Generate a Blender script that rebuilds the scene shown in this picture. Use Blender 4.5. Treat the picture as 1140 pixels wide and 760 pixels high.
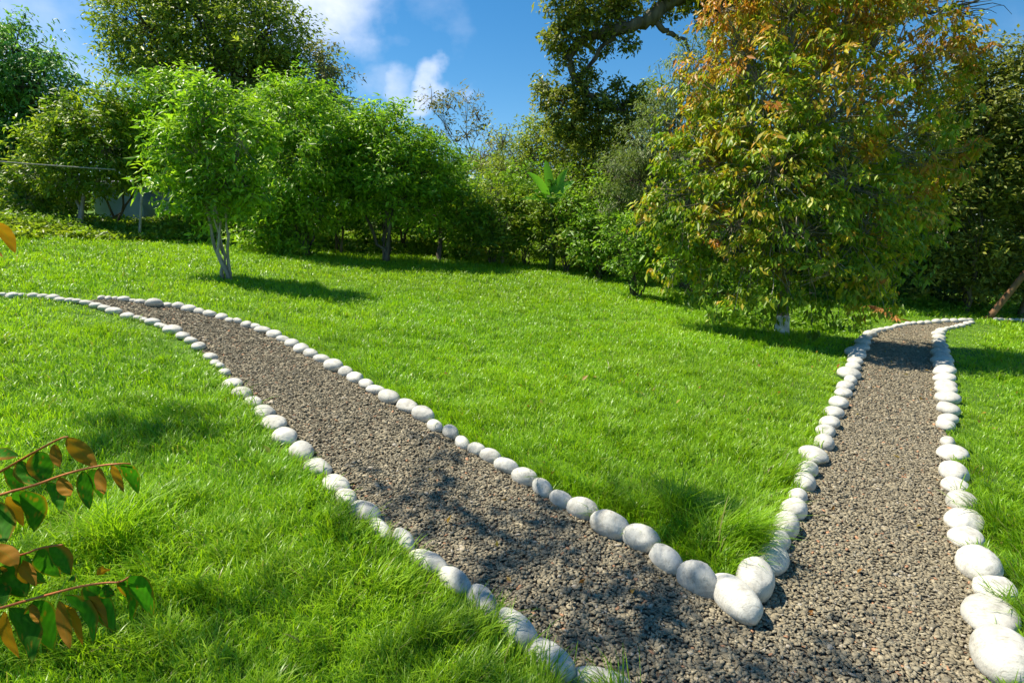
import bpy, math
import numpy as np
from mathutils import Vector
R = math.radians
for o in list(bpy.data.objects):
    bpy.data.objects.remove(o)
S = bpy.context.scene
COL = S.collection
rng = np.random.default_rng(7)

# ------------------------------------------------------------------ camera
F = 660.0; W0, H0 = 1140, 760; CAMH = 1.6; PITCH = 9.3
cam_d = bpy.data.cameras.new('camera'); cam_d.sensor_width = 36
cam_d.lens = F / W0 * 36; cam_d.clip_end = 3000; cam_d.clip_start = 0.05
cam = bpy.data.objects.new('camera', cam_d); COL.objects.link(cam)
cam.location = (0, 0, CAMH); cam.rotation_euler = (R(90 - PITCH), 0, 0)
S.camera = cam

# ------------------------------------------------------------------ sky, sun, exposure
SUN_EL, SUN_H = 59.0, np.array([-0.95, 0.30])        # horizontal direction towards the sun
SUN_H = SUN_H / np.linalg.norm(SUN_H)
SUN = np.array([SUN_H[0] * math.cos(R(SUN_EL)), SUN_H[1] * math.cos(R(SUN_EL)), math.sin(R(SUN_EL))])
wd = bpy.data.worlds.new('World'); S.world = wd; wd.use_nodes = True
nt = wd.node_tree; nt.nodes.clear()
def N(t, kind, **kw):
    n = t.nodes.new(kind)
    for k, v in kw.items():
        setattr(n, k, v)
    return n
out = N(nt, 'ShaderNodeOutputWorld'); bg = N(nt, 'ShaderNodeBackground')
sky = N(nt, 'ShaderNodeTexSky', sky_type='NISHITA', sun_disc=False)
sky.sun_elevation = R(SUN_EL); sky.sun_rotation = math.atan2(SUN[0], SUN[1])
sky.altitude = 300; sky.air_density = 1.0; sky.dust_density = 0.2; sky.ozone_density = 2.0
bg.inputs['Strength'].default_value = 0.13
tc = N(nt, 'ShaderNodeTexCoord')
th = R(PITCH); RV = np.array([1, 0, 0]); UV = np.array([0, math.sin(th), math.cos(th)]); FV = np.array([0, math.cos(th), -math.sin(th)])
def ray(px, py):
    d = RV * ((px - 570) / F) + UV * ((380 - py) / F) + FV
    return d
def rdir(px, py):
    d = ray(px, py); return d / np.linalg.norm(d)
# clouds: soft masses at fixed compass directions of the sky, broken up by noise
noi = N(nt, 'ShaderNodeTexNoise'); noi.inputs['Scale'].default_value = 7.0; noi.inputs['Detail'].default_value = 7; noi.inputs['Roughness'].default_value = .58
mpv = N(nt, 'ShaderNodeMapping'); mpv.inputs['Scale'].default_value = (1, 1, 1.5)
nt.links.new(tc.outputs['Generated'], mpv.inputs['Vector']); nt.links.new(mpv.outputs['Vector'], noi.inputs['Vector'])
wn = N(nt, 'ShaderNodeTexNoise'); wn.inputs['Scale'].default_value = 9; wn.inputs['Detail'].default_value = 5
nt.links.new(tc.outputs['Generated'], wn.inputs['Vector'])
w1 = N(nt, 'ShaderNodeVectorMath', operation='SUBTRACT'); w1.inputs[1].default_value = (.5, .5, .5); nt.links.new(wn.outputs['Color'], w1.inputs[0])
w2 = N(nt, 'ShaderNodeVectorMath', operation='SCALE'); w2.inputs['Scale'].default_value = .22; nt.links.new(w1.outputs[0], w2.inputs[0])
w3 = N(nt, 'ShaderNodeVectorMath', operation='ADD'); nt.links.new(tc.outputs['Generated'], w3.inputs[0]); nt.links.new(w2.outputs[0], w3.inputs[1])
w4 = N(nt, 'ShaderNodeVectorMath', operation='NORMALIZE'); nt.links.new(w3.outputs[0], w4.inputs[0])
acc = None
CLOUDS = [(345, -20, 92, .85), (410, 15, 45, .35), (270, -60, 150, .7), (481, 84, 37, 1.0), (437, 108, 42, .75), (408, 98, 34, .5), (40, 20, 130, .36),
          (10, 190, 120, .3), (80, 90, 90, .2), (470, 15, 45, .3), (-250, 60, 300, .6), (1500, 100, 250, .6)]
for (px, py, rp, amp) in CLOUDS:
    d = rdir(px, py)
    dot = N(nt, 'ShaderNodeVectorMath', operation='DOT_PRODUCT'); dot.inputs[1].default_value = tuple(d)
    nt.links.new(w4.outputs[0], dot.inputs[0])
    mr = N(nt, 'ShaderNodeMapRange', interpolation_type='SMOOTHSTEP')
    mr.inputs['From Min'].default_value = math.cos(rp / F); mr.inputs['From Max'].default_value = 1.0
    mr.inputs['To Min'].default_value = 0; mr.inputs['To Max'].default_value = amp
    nt.links.new(dot.outputs['Value'], mr.inputs['Value'])
    if acc is None: acc = mr.outputs[0]
    else:
        mx = N(nt, 'ShaderNodeMath', operation='MAXIMUM'); nt.links.new(acc, mx.inputs[0]); nt.links.new(mr.outputs[0], mx.inputs[1]); acc = mx.outputs[0]
ns = N(nt, 'ShaderNodeMath', operation='MULTIPLY_ADD'); ns.inputs[1].default_value = 2.6; ns.inputs[2].default_value = -1.3
nt.links.new(noi.outputs['Fac'], ns.inputs[0])
ad = N(nt, 'ShaderNodeMath', operation='ADD'); nt.links.new(ns.outputs[0], ad.inputs[0]); nt.links.new(acc, ad.inputs[1])
mul = N(nt, 'ShaderNodeMath', operation='MULTIPLY', use_clamp=True); nt.links.new(ad.outputs[0], mul.inputs[0]); nt.links.new(acc, mul.inputs[1])
mc = N(nt, 'ShaderNodeMixRGB'); mc.inputs['Color2'].default_value = (4.2, 4.6, 5.6, 1)
hs = N(nt, 'ShaderNodeHueSaturation'); hs.inputs['Hue'].default_value = .495; hs.inputs['Saturation'].default_value = 1.38; hs.inputs['Value'].default_value = .66
nt.links.new(sky.outputs[0], hs.inputs['Color'])
nt.links.new(mul.outputs[0], mc.inputs['Fac']); nt.links.new(hs.outputs[0], mc.inputs['Color1'])
nt.links.new(mc.outputs[0], bg.inputs['Color']); nt.links.new(bg.outputs[0], out.inputs[0])
sl = bpy.data.lights.new('sun', 'SUN'); sl.energy = 5.0; sl.angle = R(0.5); sl.color = (1, .93, .78)
so = bpy.data.objects.new('sun', sl); COL.objects.link(so)
so.rotation_euler = Vector((-SUN[0], -SUN[1], -SUN[2])).to_track_quat('-Z', 'Y').to_euler(); so.location = (-20, 10, 30)
S.view_settings.view_transform = 'Standard'; S.view_settings.look = 'None'
S.view_settings.exposure = 0.8; S.view_settings.gamma = 1.0
S.render.engine = 'CYCLES'
S.cycles.max_bounces = 6; S.cycles.diffuse_bounces = 3; S.cycles.glossy_bounces = 2; S.cycles.transmission_bounces = 4
S.cycles.transparent_max_bounces = 4; S.cycles.caustics_reflective = False; S.cycles.caustics_refractive = False
S.cycles.use_denoising = True; S.cycles.use_adaptive_sampling = True; S.cycles.adaptive_threshold = 0.02

# ------------------------------------------------------------------ terrain
GX, GY = -0.0915, 0.0627
def ground(x, y):
    x = np.asarray(x, float); y = np.asarray(y, float)
    r = np.hypot(x, y) + 1e-9
    k = np.where(r < 22, 1.0, (22 + 15 * (1 - np.exp(-(np.maximum(r, 22) - 22) / 15))) / r)
    u = (GX * x + GY * y) * k
    b = .035 * np.sin(x * .55 + 1.3) * np.sin(y * .48 + .4) * np.clip((r - 3) / 5, 0, 1)
    return u + b
def hit(px, py, off=0.0):
    """where the sight line of a pixel meets the ground (raised by off): the spot a thing stands on"""
    d = ray(px, py); lo, hi = 0.3, 60.0
    f = lambda t: CAMH + d[2] * t - float(ground(d[0] * t, d[1] * t)) - off
    t = lo
    while t < hi and f(t) > 0: t *= 1.03
    a, b = t / 1.03, t
    for _ in range(30):
        m = (a + b) / 2
        if f(m) > 0: a = m
        else: b = m
    return np.array([d[0] * a, d[1] * a, CAMH + d[2] * a])
def at(px, py, Y):
    d = ray(px, py); t = Y / d[1]
    return np.array([d[0] * t, Y, CAMH + d[2] * t])
def on_ground(px, Y):
    d = ray(px, 300); x = d[0] / d[1] * Y
    return np.array([x, Y, float(ground(x, Y))])

# ------------------------------------------------------------------ noise
class VN:
    def __init__(s, seed):
        s.t = np.random.default_rng(seed).random((256, 256))
    def __call__(s, x, y, sc=1.0):
        x = np.asarray(x) * sc; y = np.asarray(y) * sc
        i = np.floor(x).astype(int); j = np.floor(y).astype(int); u = x - i; v = y - j
        u = u * u * (3 - 2 * u); v = v * v * (3 - 2 * v); t = s.t
        a = t[i % 256, j % 256]; b = t[(i + 1) % 256, j % 256]; c = t[i % 256, (j + 1) % 256]; d = t[(i + 1) % 256, (j + 1) % 256]
        return (a * (1 - u) + b * u) * (1 - v) + (c * (1 - u) + d * u) * v
vn1, vn2, vn3 = VN(1), VN(2), VN(3)

# ------------------------------------------------------------------ mesh helpers
def mesh_np(name, V, faces, mat=None, col=None, smooth=False):
    """V (n,3); faces = list of (m,k) index arrays; col (n,3) point colours"""
    me = bpy.data.meshes.new(name)
    V = np.ascontiguousarray(V, dtype=np.float32)
    me.vertices.add(len(V)); me.vertices.foreach_set('co', V.ravel())
    faces = [np.asarray(f, dtype=np.int32) for f in faces if len(f)]
    nl = sum(f.size for f in faces); nf = sum(len(f) for f in faces)
    me.loops.add(nl); me.loops.foreach_set('vertex_index', np.concatenate([f.ravel() for f in faces]))
    me.polygons.add(nf)
    st = []; o = 0
    for f in faces:
        st.append(o + np.arange(len(f), dtype=np.int32) * f.shape[1]); o += f.size
    me.polygons.foreach_set('loop_start', np.concatenate(st).astype(np.int32))
    me.update(calc_edges=True)
    if smooth: me.polygons.foreach_set('use_smooth', np.ones(nf, dtype=bool))
    if col is not None:
        a = me.color_attributes.new('tint', 'FLOAT_COLOR', 'POINT')
        c = np.ones((len(V), 4), dtype=np.float32); c[:, :3] = col
        a.data.foreach_set('color', c.ravel())
    if mat: me.materials.append(mat)
    return me
def link(name, me, parent=None, loc=None):
    o = bpy.data.objects.new(name, me); COL.objects.link(o)
    if loc is not None: o.location = tuple(loc)
    if parent is not None:
        o.parent = parent; o.location = -Vector(parent.location) if loc is None else o.location
    return o
def tag(o, label=None, cat=None, group=None, kind=None):
    if label: o['label'] = label
    if cat: o['category'] = cat
    if group: o['group'] = group
    if kind: o['kind'] = kind
    return o
def thing(name, label, cat, loc, group=None):
    o = bpy.data.objects.new(name, None); COL.objects.link(o); o.location = tuple(loc); o.empty_display_size = .2
    return tag(o, label, cat, group)
class Geo:
    def __init__(s): s.V = []; s.F = {}; s.C = []; s.n = 0
    def add(s, V, faces, col=None):
        V = np.asarray(V, float)
        for f in faces:
            f = np.asarray(f)
            if len(f): s.F.setdefault(f.shape[1], []).append(f + s.n)
        s.V.append(V); s.n += len(V)
        s.C.append(np.broadcast_to(np.array([.3, .3, .3] if col is None else col, float), (len(V), 3)))
    def tube(s, P, rad, k=6, col=None, cap=True):
        P = np.asarray(P, float); n = len(P); rad = np.broadcast_to(np.asarray(rad, float), (n,))
        T = np.gradient(P, axis=0); T /= np.linalg.norm(T, axis=1)[:, None] + 1e-9
        ref = np.array([0, 0, 1.]) if abs(T[0, 2]) < .9 else np.array([1., 0, 0])
        A = np.cross(T, ref); A /= np.linalg.norm(A, axis=1)[:, None] + 1e-9; B = np.cross(T, A)
        an = np.arange(k) * 2 * np.pi / k
        V = P[:, None] + rad[:, None, None] * (np.cos(an)[None, :, None] * A[:, None] + np.sin(an)[None, :, None] * B[:, None])
        V = V.reshape(-1, 3)
        i = np.arange(n - 1)[:, None] * k; j = np.arange(k)[None]; j2 = (j + 1) % k
        q = np.stack([i + j, i + j2, i + k + j2, i + k + j], -1).reshape(-1, 4)
        fs = [q]
        if cap: fs.append(np.array([np.arange(k)[::-1], (n - 1) * k + np.arange(k)]))
        s.add(V, fs, col)
    def mesh(s, name, mat, smooth=False):
        return mesh_np(name, np.concatenate(s.V), [np.concatenate(v) for v in s.F.values()], mat, np.concatenate(s.C), smooth)
def bez(a, b, bend, n=6, r=None):
    t = np.linspace(0, 1, n)[:, None]; a = np.asarray(a, float); b = np.asarray(b, float)
    m = (a + b) / 2 + bend
    P = (1 - t) ** 2 * a + 2 * t * (1 - t) * m + t ** 2 * b
    if r is not None: P[1:-1] += r.normal(0, 1, (n - 2, 3)) * np.linalg.norm(b - a) * .025
    return P

# ------------------------------------------------------------------ materials
def new_mat(name):
    m = bpy.data.materials.new(name); m.use_nodes = True; t = m.node_tree; t.nodes.clear()
    return m, t, N(t, 'ShaderNodeOutputMaterial')
def leaf_mat(name, trans=.4, rough=.45, spec=.35, tgain=(1.15, 1.25, .7)):
    m, t, o = new_mat(name)
    at_ = N(t, 'ShaderNodeAttribute', attribute_name='tint')
    p = N(t, 'ShaderNodeBsdfPrincipled'); p.inputs['Roughness'].default_value = rough; p.inputs['Specular IOR Level'].default_value = spec
    tr = N(t, 'ShaderNodeBsdfTranslucent'); mx = N(t, 'ShaderNodeMixShader'); mx.inputs[0].default_value = trans
    g = N(t, 'ShaderNodeMixRGB', blend_type='MULTIPLY'); g.inputs[0].default_value = 1; g.inputs['Color2'].default_value = (*tgain, 1)
    t.links.new(at_.outputs['Color'], p.inputs['Base Color']); t.links.new(at_.outputs['Color'], g.inputs['Color1']); t.links.new(g.outputs[0], tr.inputs['Color'])
    t.links.new(p.outputs[0], mx.inputs[1]); t.links.new(tr.outputs[0], mx.inputs[2]); t.links.new(mx.outputs[0], o.inputs[0])
    return m
def noise_mat(name, c1, c2, scale=8, rough=.85, bump=.3, bscale=30, stretch=(1, 1, 1), lo=.35, hi=.65, spec=.3, c3=None):
    m, t, o = new_mat(name)
    tc = N(t, 'ShaderNodeTexCoord'); mp = N(t, 'ShaderNodeMapping'); mp.inputs['Scale'].default_value = stretch
    t.links.new(tc.outputs['Object'], mp.inputs['Vector'])
    n1 = N(t, 'ShaderNodeTexNoise'); n1.inputs['Scale'].default_value = scale; n1.inputs['Detail'].default_value = 8
    t.links.new(mp.outputs[0], n1.inputs['Vector'])
    cr = N(t, 'ShaderNodeValToRGB'); e = cr.color_ramp.elements
    e[0].position = lo; e[0].color = (*c1, 1); e[1].position = hi; e[1].color = (*c2, 1)
    if c3: x = e.new(min(.99, hi + .15)); x.color = (*c3, 1)
    t.links.new(n1.outputs['Fac'], cr.inputs[0])
    p = N(t, 'ShaderNodeBsdfPrincipled'); p.inputs['Roughness'].default_value = rough; p.inputs['Specular IOR Level'].default_value = spec
    t.links.new(cr.outputs[0], p.inputs['Base Color'])
    n2 = N(t, 'ShaderNodeTexNoise'); n2.inputs['Scale'].default_value = bscale; n2.inputs['Detail'].default_value = 6
    t.links.new(mp.outputs[0], n2.inputs['Vector'])
    b = N(t, 'ShaderNodeBump'); b.inputs['Strength'].default_value = bump; b.inputs['Distance'].default_value = .02
    t.links.new(n2.outputs['Fac'], b.inputs['Height']); t.links.new(b.outputs[0], p.inputs['Normal']); t.links.new(p.outputs[0], o.inputs[0])
    return m
M_leaf = leaf_mat('leaf', .45, .42, .35)
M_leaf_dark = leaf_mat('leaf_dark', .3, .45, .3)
M_grass = leaf_mat('grass_blade', .45, .38, .4, (1.2, 1.2, .6))
M_bark = noise_mat('bark', (.05, .042, .03), (.16, .135, .10), 6, .9, .8, 20, (1, 1, .25))
M_bark_grey = noise_mat('bark_grey', (.12, .105, .08), (.34, .31, .25), 7, .9, .8, 22, (1, 1, .3))
M_pale = noise_mat('pale_bark', (.20, .175, .135), (.40, .36, .29), 9, .9, .8, 22, (1, 1, .3))
M_soil = noise_mat('lawn_soil', (.05, .11, .008), (.10, .20, .010), 3, 1, .5, 40)
M_bed = noise_mat('path_bed', (.10, .08, .055), (.19, .155, .11), 60, 1, .8, 90)

# painted stones: off-white limewash with grey scuffs, hairline wear and a dirtier foot
def stone_mat():
    m, t, o = new_mat('limewashed_stone')
    tc = N(t, 'ShaderNodeTexCoord'); oi = N(t, 'ShaderNodeObjectInfo')
    va = N(t, 'ShaderNodeVectorMath', operation='ADD'); sc_ = N(t, 'ShaderNodeVectorMath', operation='SCALE'); sc_.inputs['Scale'].default_value = 37
    cmb = N(t, 'ShaderNodeCombineXYZ')
    for k in range(3): t.links.new(oi.outputs['Random'], cmb.inputs[k])
    t.links.new(cmb.outputs[0], sc_.inputs[0]); t.links.new(tc.outputs['Object'], va.inputs[0]); t.links.new(sc_.outputs[0], va.inputs[1])
    n1 = N(t, 'ShaderNodeTexNoise'); n1.inputs['Scale'].default_value = 14; n1.inputs['Detail'].default_value = 9; n1.inputs['Roughness'].default_value = .65
    t.links.new(va.outputs[0], n1.inputs['Vector'])
    cr = N(t, 'ShaderNodeValToRGB'); e = cr.color_ramp.elements
    e[0].position = .31; e[0].color = (.36, .34, .29, 1); e[1].position = .50; e[1].color = (.55, .53, .465, 1)
    x = e.new(.75); x.color = (.61, .59, .525, 1)
    t.links.new(n1.outputs['Fac'], cr.inputs[0])
    # scratches along a stretched direction
    mp = N(t, 'ShaderNodeMapping'); mp.inputs['Scale'].default_value = (1, 6, 2); mp.inputs['Rotation'].default_value = (.4, .3, .8)
    t.links.new(va.outputs[0], mp.inputs[0])
    n3 = N(t, 'ShaderNodeTexNoise'); n3.inputs['Scale'].default_value = 22; n3.inputs['Detail'].default_value = 8; n3.inputs['Distortion'].default_value = 1.2
    t.links.new(mp.outputs[0], n3.inputs[0])
    cr3 = N(t, 'ShaderNodeValToRGB'); e = cr3.color_ramp.elements
    e[0].position = .30; e[0].color = (.60, .57, .52, 1); e[1].position = .43; e[1].color = (1, 1, 1, 1)
    t.links.new(n3.outputs['Fac'], cr3.inputs[0])
    mm = N(t, 'ShaderNodeMixRGB', blend_type='MULTIPLY'); mm.inputs[0].default_value = .8
    t.links.new(cr.outputs[0], mm.inputs[1]); t.links.new(cr3.outputs[0], mm.inputs[2])
    vr = N(t, 'ShaderNodeHueSaturation'); 
    mr = N(t, 'ShaderNodeMapRange'); mr.inputs['To Min'].default_value = .84; mr.inputs['To Max'].default_value = 1.06; t.links.new(oi.outputs['Random'], mr.inputs[0])
    t.links.new(mr.outputs[0], vr.inputs['Value']); t.links.new(mm.outputs[0], vr.inputs['Color'])
    p = N(t, 'ShaderNodeBsdfPrincipled'); p.inputs['Roughness'].default_value = .7; p.inputs['Specular IOR Level'].default_value = .3
    t.links.new(vr.outputs[0], p.inputs['Base Color'])
    b = N(t, 'ShaderNodeBump'); b.inputs['Strength'].default_value = .5; b.inputs['Distance'].default_value = .012
    t.links.new(n1.outputs['Fac'], b.inputs['Height'])
    b2 = N(t, 'ShaderNodeBump'); b2.inputs['Strength'].default_value = .35; b2.inputs['Distance'].default_value = .006
    t.links.new(n3.outputs['Fac'], b2.inputs['Height']); t.links.new(b.outputs[0], b2.inputs['Normal'])
    t.links.new(b2.outputs[0], p.inputs['Normal']); t.links.new(p.outputs[0], o.inputs[0])
    return m
M_stone = stone_mat()
def chip_mat():
    m, t, o = new_mat('lava_gravel')
    a = N(t, 'ShaderNodeAttribute', attribute_name='tint'); tc = N(t, 'ShaderNodeTexCoord')
    n = N(t, 'ShaderNodeTexNoise'); n.inputs['Scale'].default_value = 160; n.inputs['Detail'].default_value = 4
    t.links.new(tc.outputs['Object'], n.inputs[0])
    cr = N(t, 'ShaderNodeValToRGB'); cr.color_ramp.elements[0].position = .3; cr.color_ramp.elements[0].color = (.72, .72, .72, 1); cr.color_ramp.elements[1].position = .7; cr.color_ramp.elements[1].color = (1.18, 1.18, 1.18, 1)
    t.links.new(n.outputs['Fac'], cr.inputs[0])
    mm = N(t, 'ShaderNodeMixRGB', blend_type='MULTIPLY'); mm.inputs[0].default_value = 1
    t.links.new(a.outputs['Color'], mm.inputs[1]); t.links.new(cr.outputs[0], mm.inputs[2])
    p = N(t, 'ShaderNodeBsdfPrincipled'); p.inputs['Roughness'].default_value = .85; p.inputs['Specular IOR Level'].default_value = .25
    t.links.new(mm.outputs[0], p.inputs['Base Color'])
    b = N(t, 'ShaderNodeBump'); b.inputs['Strength'].default_value = .6; b.inputs['Distance'].default_value = .004
    t.links.new(n.outputs['Fac'], b.inputs['Height']); t.links.new(b.outputs[0], p.inputs['Normal']); t.links.new(p.outputs[0], o.inputs[0])
    return m
M_chip = chip_mat()

# ------------------------------------------------------------------ edging stones as seen: (x, y, width, height) in the photograph
def tr(ox, oy, s, L): return [(ox + a * s, oy + b * s, c * s, d * s) for (a, b, c, d) in L]
k1 = .1671
A = tr(0, 310, k1, [(680,130,60,32),(722,132,52,34),(770,133,50,30),(828,138,78,36),(888,150,52,28),(935,155,66,28),(1025,165,108,36),(1110,178,64,36)])
A += tr(180, 310, k1, [(110,183,80,50),(177,202,88,44),(248,218,78,47),(320,236,92,47),(400,256,88,40),(452,278,66,40),(503,284,62,46),(563,308,82,54),(620,323,70,50),(674,345,94,54),(748,372,104,60),(806,405,84,54),(870,432,104,57),(928,467,110,74),(992,500,102,72),(1065,535,108,60)])
A += tr(360, 380, k1, [(72,160,128,97),(150,203,103,82),(213,243,117,80),(282,285,110,74),(350,326,122,80),(443,372,157,107),(553,430,154,97),(665,487,130,127),(742,565,106,92),(846,608,126,108),(927,677,114,102)])
A += tr(500, 470, k1, [(183,182,122,105),(277,230,122,117),(385,295,134,122),(500,370,144,134),(620,437,144,132),(743,515,147,132),(890,580,187,167)])
A += tr(640, 560, .228, [(167,107,168,143),(320,175,172,132),(445,275,168,137),(600,375,172,167),(783,460,180,185)])
A = A[::-1]                                           # 0 = the stone at the tip of the lawn wedge
B = tr(640, 560, .228, [(880,375,187,187),(955,275,162,140)])
B += tr(820, 510, .1408, [(310,655,215,180),(395,530,205,205),(455,400,190,165),(492,300,135,120),(540,187,155,145),(562,88,155,145)])
B += tr(860, 410, .1316, [(350,735,225,150),(435,625,155,137),(450,528,155,105),(480,455,165,110),(520,375,165,105),(560,290,157,108),(600,210,145,88),(610,152,145,90),(665,105,95,85)])
B += tr(900, 340, .10526, [(430,718,225,90),(475,645,165,80),(490,590,155,70),(512,535,172,70),(505,490,190,65),(558,440,145,62),(570,388,150,60),(602,342,135,54),(650,300,130,50),(710,270,100,44),(770,258,92,42),(840,243,84,38),(890,232,60,36),(940,218,92,42),(998,205,70,36),(1055,193,82,34),(1110,187,74,30)])
B += tr(1020, 340, .10526, [(45,184,84,28),(120,179,82,26),(215,168,100,28),(310,163,92,26),(400,160,90,26),(490,156,84,24),(565,154,70,22)])
C = tr(1000, 660, .1316, [(880,540,450,450),(770,190,400,230)])
C += tr(1000, 570, .1228, [(880,700,340,160),(720,478,350,320),(625,235,275,190),(590,80,290,155)])
C += tr(1000, 490, .1228, [(570,555,250,190),(510,420,205,125),(500,290,225,180),(490,118,235,140)])
C += tr(1000, 410, .1228, [(445,670,125,95),(430,520,150,105),(455,462,160,70),(450,367,185,118),(450,264,190,95),(437,196,175,60),(430,150,170,60),(425,92,172,70),(415,30,172,66)])
C += tr(1020, 340, .10526, [(298,690,200,80),(290,635,195,66),(280,588,195,62),(270,538,175,62),(260,488,170,60),(255,432,150,62),(237,382,140,54),(240,340,130,56),(237,300,122,52),(268,266,112,56),(330,243,66,46),(382,232,56,44),(425,222,56,44),(475,210,80,40),(540,192,76,36),(585,178,60,32)])
D = tr(500, 633, k1, [(1010,760,270,190),(670,610,300,245),(435,405,280,275),(215,235,240,235)])
D += tr(260, 480, .4386, [(560,378,75,68),(492,332,86,66)])
D += tr(330, 490, k1, [(708,672,172,160),(555,592,165,140),(455,475,205,135),(340,380,140,120),(260,290,180,100),(140,182,165,125)])
D += tr(190, 390, k1, [(875,670,172,137),(760,575,165,125),(690,482,162,105),(620,412,142,90),(550,347,125,75),(470,285,135,82),(405,222,112,68),(358,148,70,60),(330,105,60,50),(298,85,70,52),(262,42,92,58)])
D += tr(180, 310, k1, [(245,452,90,56),(195,414,76,52),(145,382,92,50),(70,342,112,50),(15,322,52,42)])
D += tr(0, 310, k1, [(1062,312,62,36),(1015,290,90,42),(960,276,58,36),(915,266,72,42),(850,250,92,54),(760,216,90,46),(695,198,82,36),(640,182,78,34),(580,166,72,34),(513,152,70,34),(465,148,68,34),(400,142,68,38),(350,128,76,30),(290,122,68,30),(222,115,76,34),(145,115,62,28),(85,113,76,26),(15,110,56,22),(-60,108,70,24),(-140,106,72,24)])
E = [(1108.5,355.4,5.5,4.2),(1113.5,355.9,7,4.4),(1119.5,356.2,7,4.2),(1125.5,356.1,6.5,4.4),(1131.5,356.3,7,4.2),(1138,356.5,7.5,4.4),(1145,356.5,7,4.4)]

def ico(sub):
    import bmesh
    bm = bmesh.new(); bmesh.ops.create_icosphere(bm, subdivisions=sub, radius=1)
    V = np.array([v.co[:] for v in bm.verts]); Fc = np.array([[v.index for v in f.verts] for f in bm.faces]); bm.free()
    return V, Fc
ICO = {k: ico(k) for k in (1, 2, 3, 4)}
stone_xy = []                                         # footprints, for the grass and the path outline
def build_row(L, row, tip_word, where, group, yaw0=None):
    C0 = np.array([hit(a, b + d * .25) for (a, b, c, d) in L])
    n = len(L); pts = []
    for i, (cx, cy, w, h) in enumerate(L):
        cen = C0[i]
        a = .08
        for _ in range(3):
            zc = float(np.dot(cen - np.array([0, 0, CAMH]), FV))
            a = w / 2 * zc / F
            lo, hi_ = max(i - 1, 0), min(i + 1, n - 1)
            rowd = C0[hi_] - C0[lo]; sp = np.linalg.norm(rowd[:2]) / max(hi_ - lo, 1)
            rowd = rowd[:2] / (np.linalg.norm(rowd[:2]) + 1e-9)
            vd = cen[:2] / np.linalg.norm(cen[:2])
            t2 = float(np.dot(rowd, vd)) ** 2
            l_ = float(np.clip(sp * (.56 if row == 'A' else .66), .66 * a, 1.5 * a))
            m_ = math.sqrt(max((a * a - l_ * l_ * (1 - t2)) / max(t2, .05), 0)); m_ = min(max(m_, .72 * a), 1.35 * a)
            b_ = math.sqrt(l_ * l_ * t2 + m_ * m_ * (1 - t2))
            el = math.atan2(CAMH - cen[2], np.linalg.norm(cen[:2]))
            hh = h / 2 * zc / F * (1.03 if row in 'AD' or zc > 8.5 else 1.12)
            c2 = (hh ** 2 - (b_ * math.sin(el)) ** 2) / math.cos(el) ** 2
            c_ = math.sqrt(max(c2, 0)); c_ = min(max(c_, .6 * a), 1.06 * a)
            cen = hit(cx, cy, ((.68 + .1 * (zc > 7)) if row != 'E' else 1.15) * c_)
        rr = np.random.default_rng(1000 + i + 100 * hash_row[row])
        V, Fc = ICO[4 if zc < 4.5 else 3 if zc < 9 else 2]
        V = V.copy()
        # smooth large dents and a few flatter facets
        for _ in range(7):
            d = rr.normal(0, 1, 3); d /= np.linalg.norm(d)
            s = V @ d; am = rr.uniform(-.06, .09)
            V *= (1 + am * np.exp(-((1 - s) / .45) ** 2))[:, None]
        for _ in range(2):
            d = rr.normal(0, 1, 3); d /= np.linalg.norm(d); cut = rr.uniform(.78, .92)
            s = V @ d; ex = np.maximum(s - cut, 0); V -= (ex * .65)[:, None] * d
        V *= (1 + .012 * np.sin(V @ rr.normal(0, 9, 3) + 1) + .010 * np.sin(V @ rr.normal(0, 15, 3)))[:, None]
        r0 = rr.uniform(-.25, .25) * 0
        V[:, :2] = V[:, :2] @ np.array([[math.cos(r0), -math.sin(r0)], [math.sin(r0), math.cos(r0)]])
        V *= np.array([m_, l_, c_])
        tl = rr.uniform(-.10, .10); V[:, 2] += V[:, 0] * tl
        yaw = math.atan2(rowd[1], rowd[0]) - math.pi / 2 + rr.uniform(-.25, .25)
        if row == 'A' and i == 0:
            V = ICO[4][0] * np.array([.078, .150, .080]) * (1 + .03 * np.sin(ICO[4][0] @ np.array([3, 2, 4.])))[:, None]
            q = R(-14); yaw = 0
            V[:, :2] = V[:, :2] @ np.array([[math.cos(q), math.sin(q)], [-math.sin(q), math.cos(q)]]).T
        me = mesh_np('stone', V, [Fc], M_stone, None, True)
        ob = link('edging_stone', me, None, cen); ob.rotation_euler = (0, 0, yaw)
        ar = h / w
        if c_ / a > .9 and ar > .85: sh = 'round'
        elif ar < .5: sh = 'flat'
        else: sh = 'oval'
        nb = [L[j][2] * L[j][3] for j in range(max(0, i - 2), min(n, i + 3)) if j != i]
        sz = 'large ' if w * h > 1.3 * np.mean(nb) else 'small ' if w * h < .72 * np.mean(nb) else ''
        o_ = i + 1
        suf = 'th' if 10 <= o_ % 100 <= 20 else {1: 'st', 2: 'nd', 3: 'rd'}.get(o_ % 10, 'th')
        if row == 'A' and i == 0: lab = 'egg shaped white stone lying at the very tip of the lawn wedge between the paths'
        else: lab = f'{sz}{sh} white stone, {o_}{suf} {tip_word} {where}'
        tag(ob, lab, 'stone', group)
        stone_xy.append((cen[0], cen[1], max(a, b_)))
        pts.append(cen[:2].copy())
    return np.array(pts)
hash_row = dict(A=1, B=2, C=3, D=4, E=5)
PA = build_row(A, 'A', 'from the lawn wedge tip', "along the curving path", 'white stones along inner edge of curving path')
PB = build_row(B, 'B', 'from the lawn wedge tip', "along the straight path", 'white stones along inner edge of straight path')
PC = build_row(C, 'C', 'from the near end', "of straight path's outer edge", 'white stones along outer edge of straight path')
nD = 43
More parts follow.
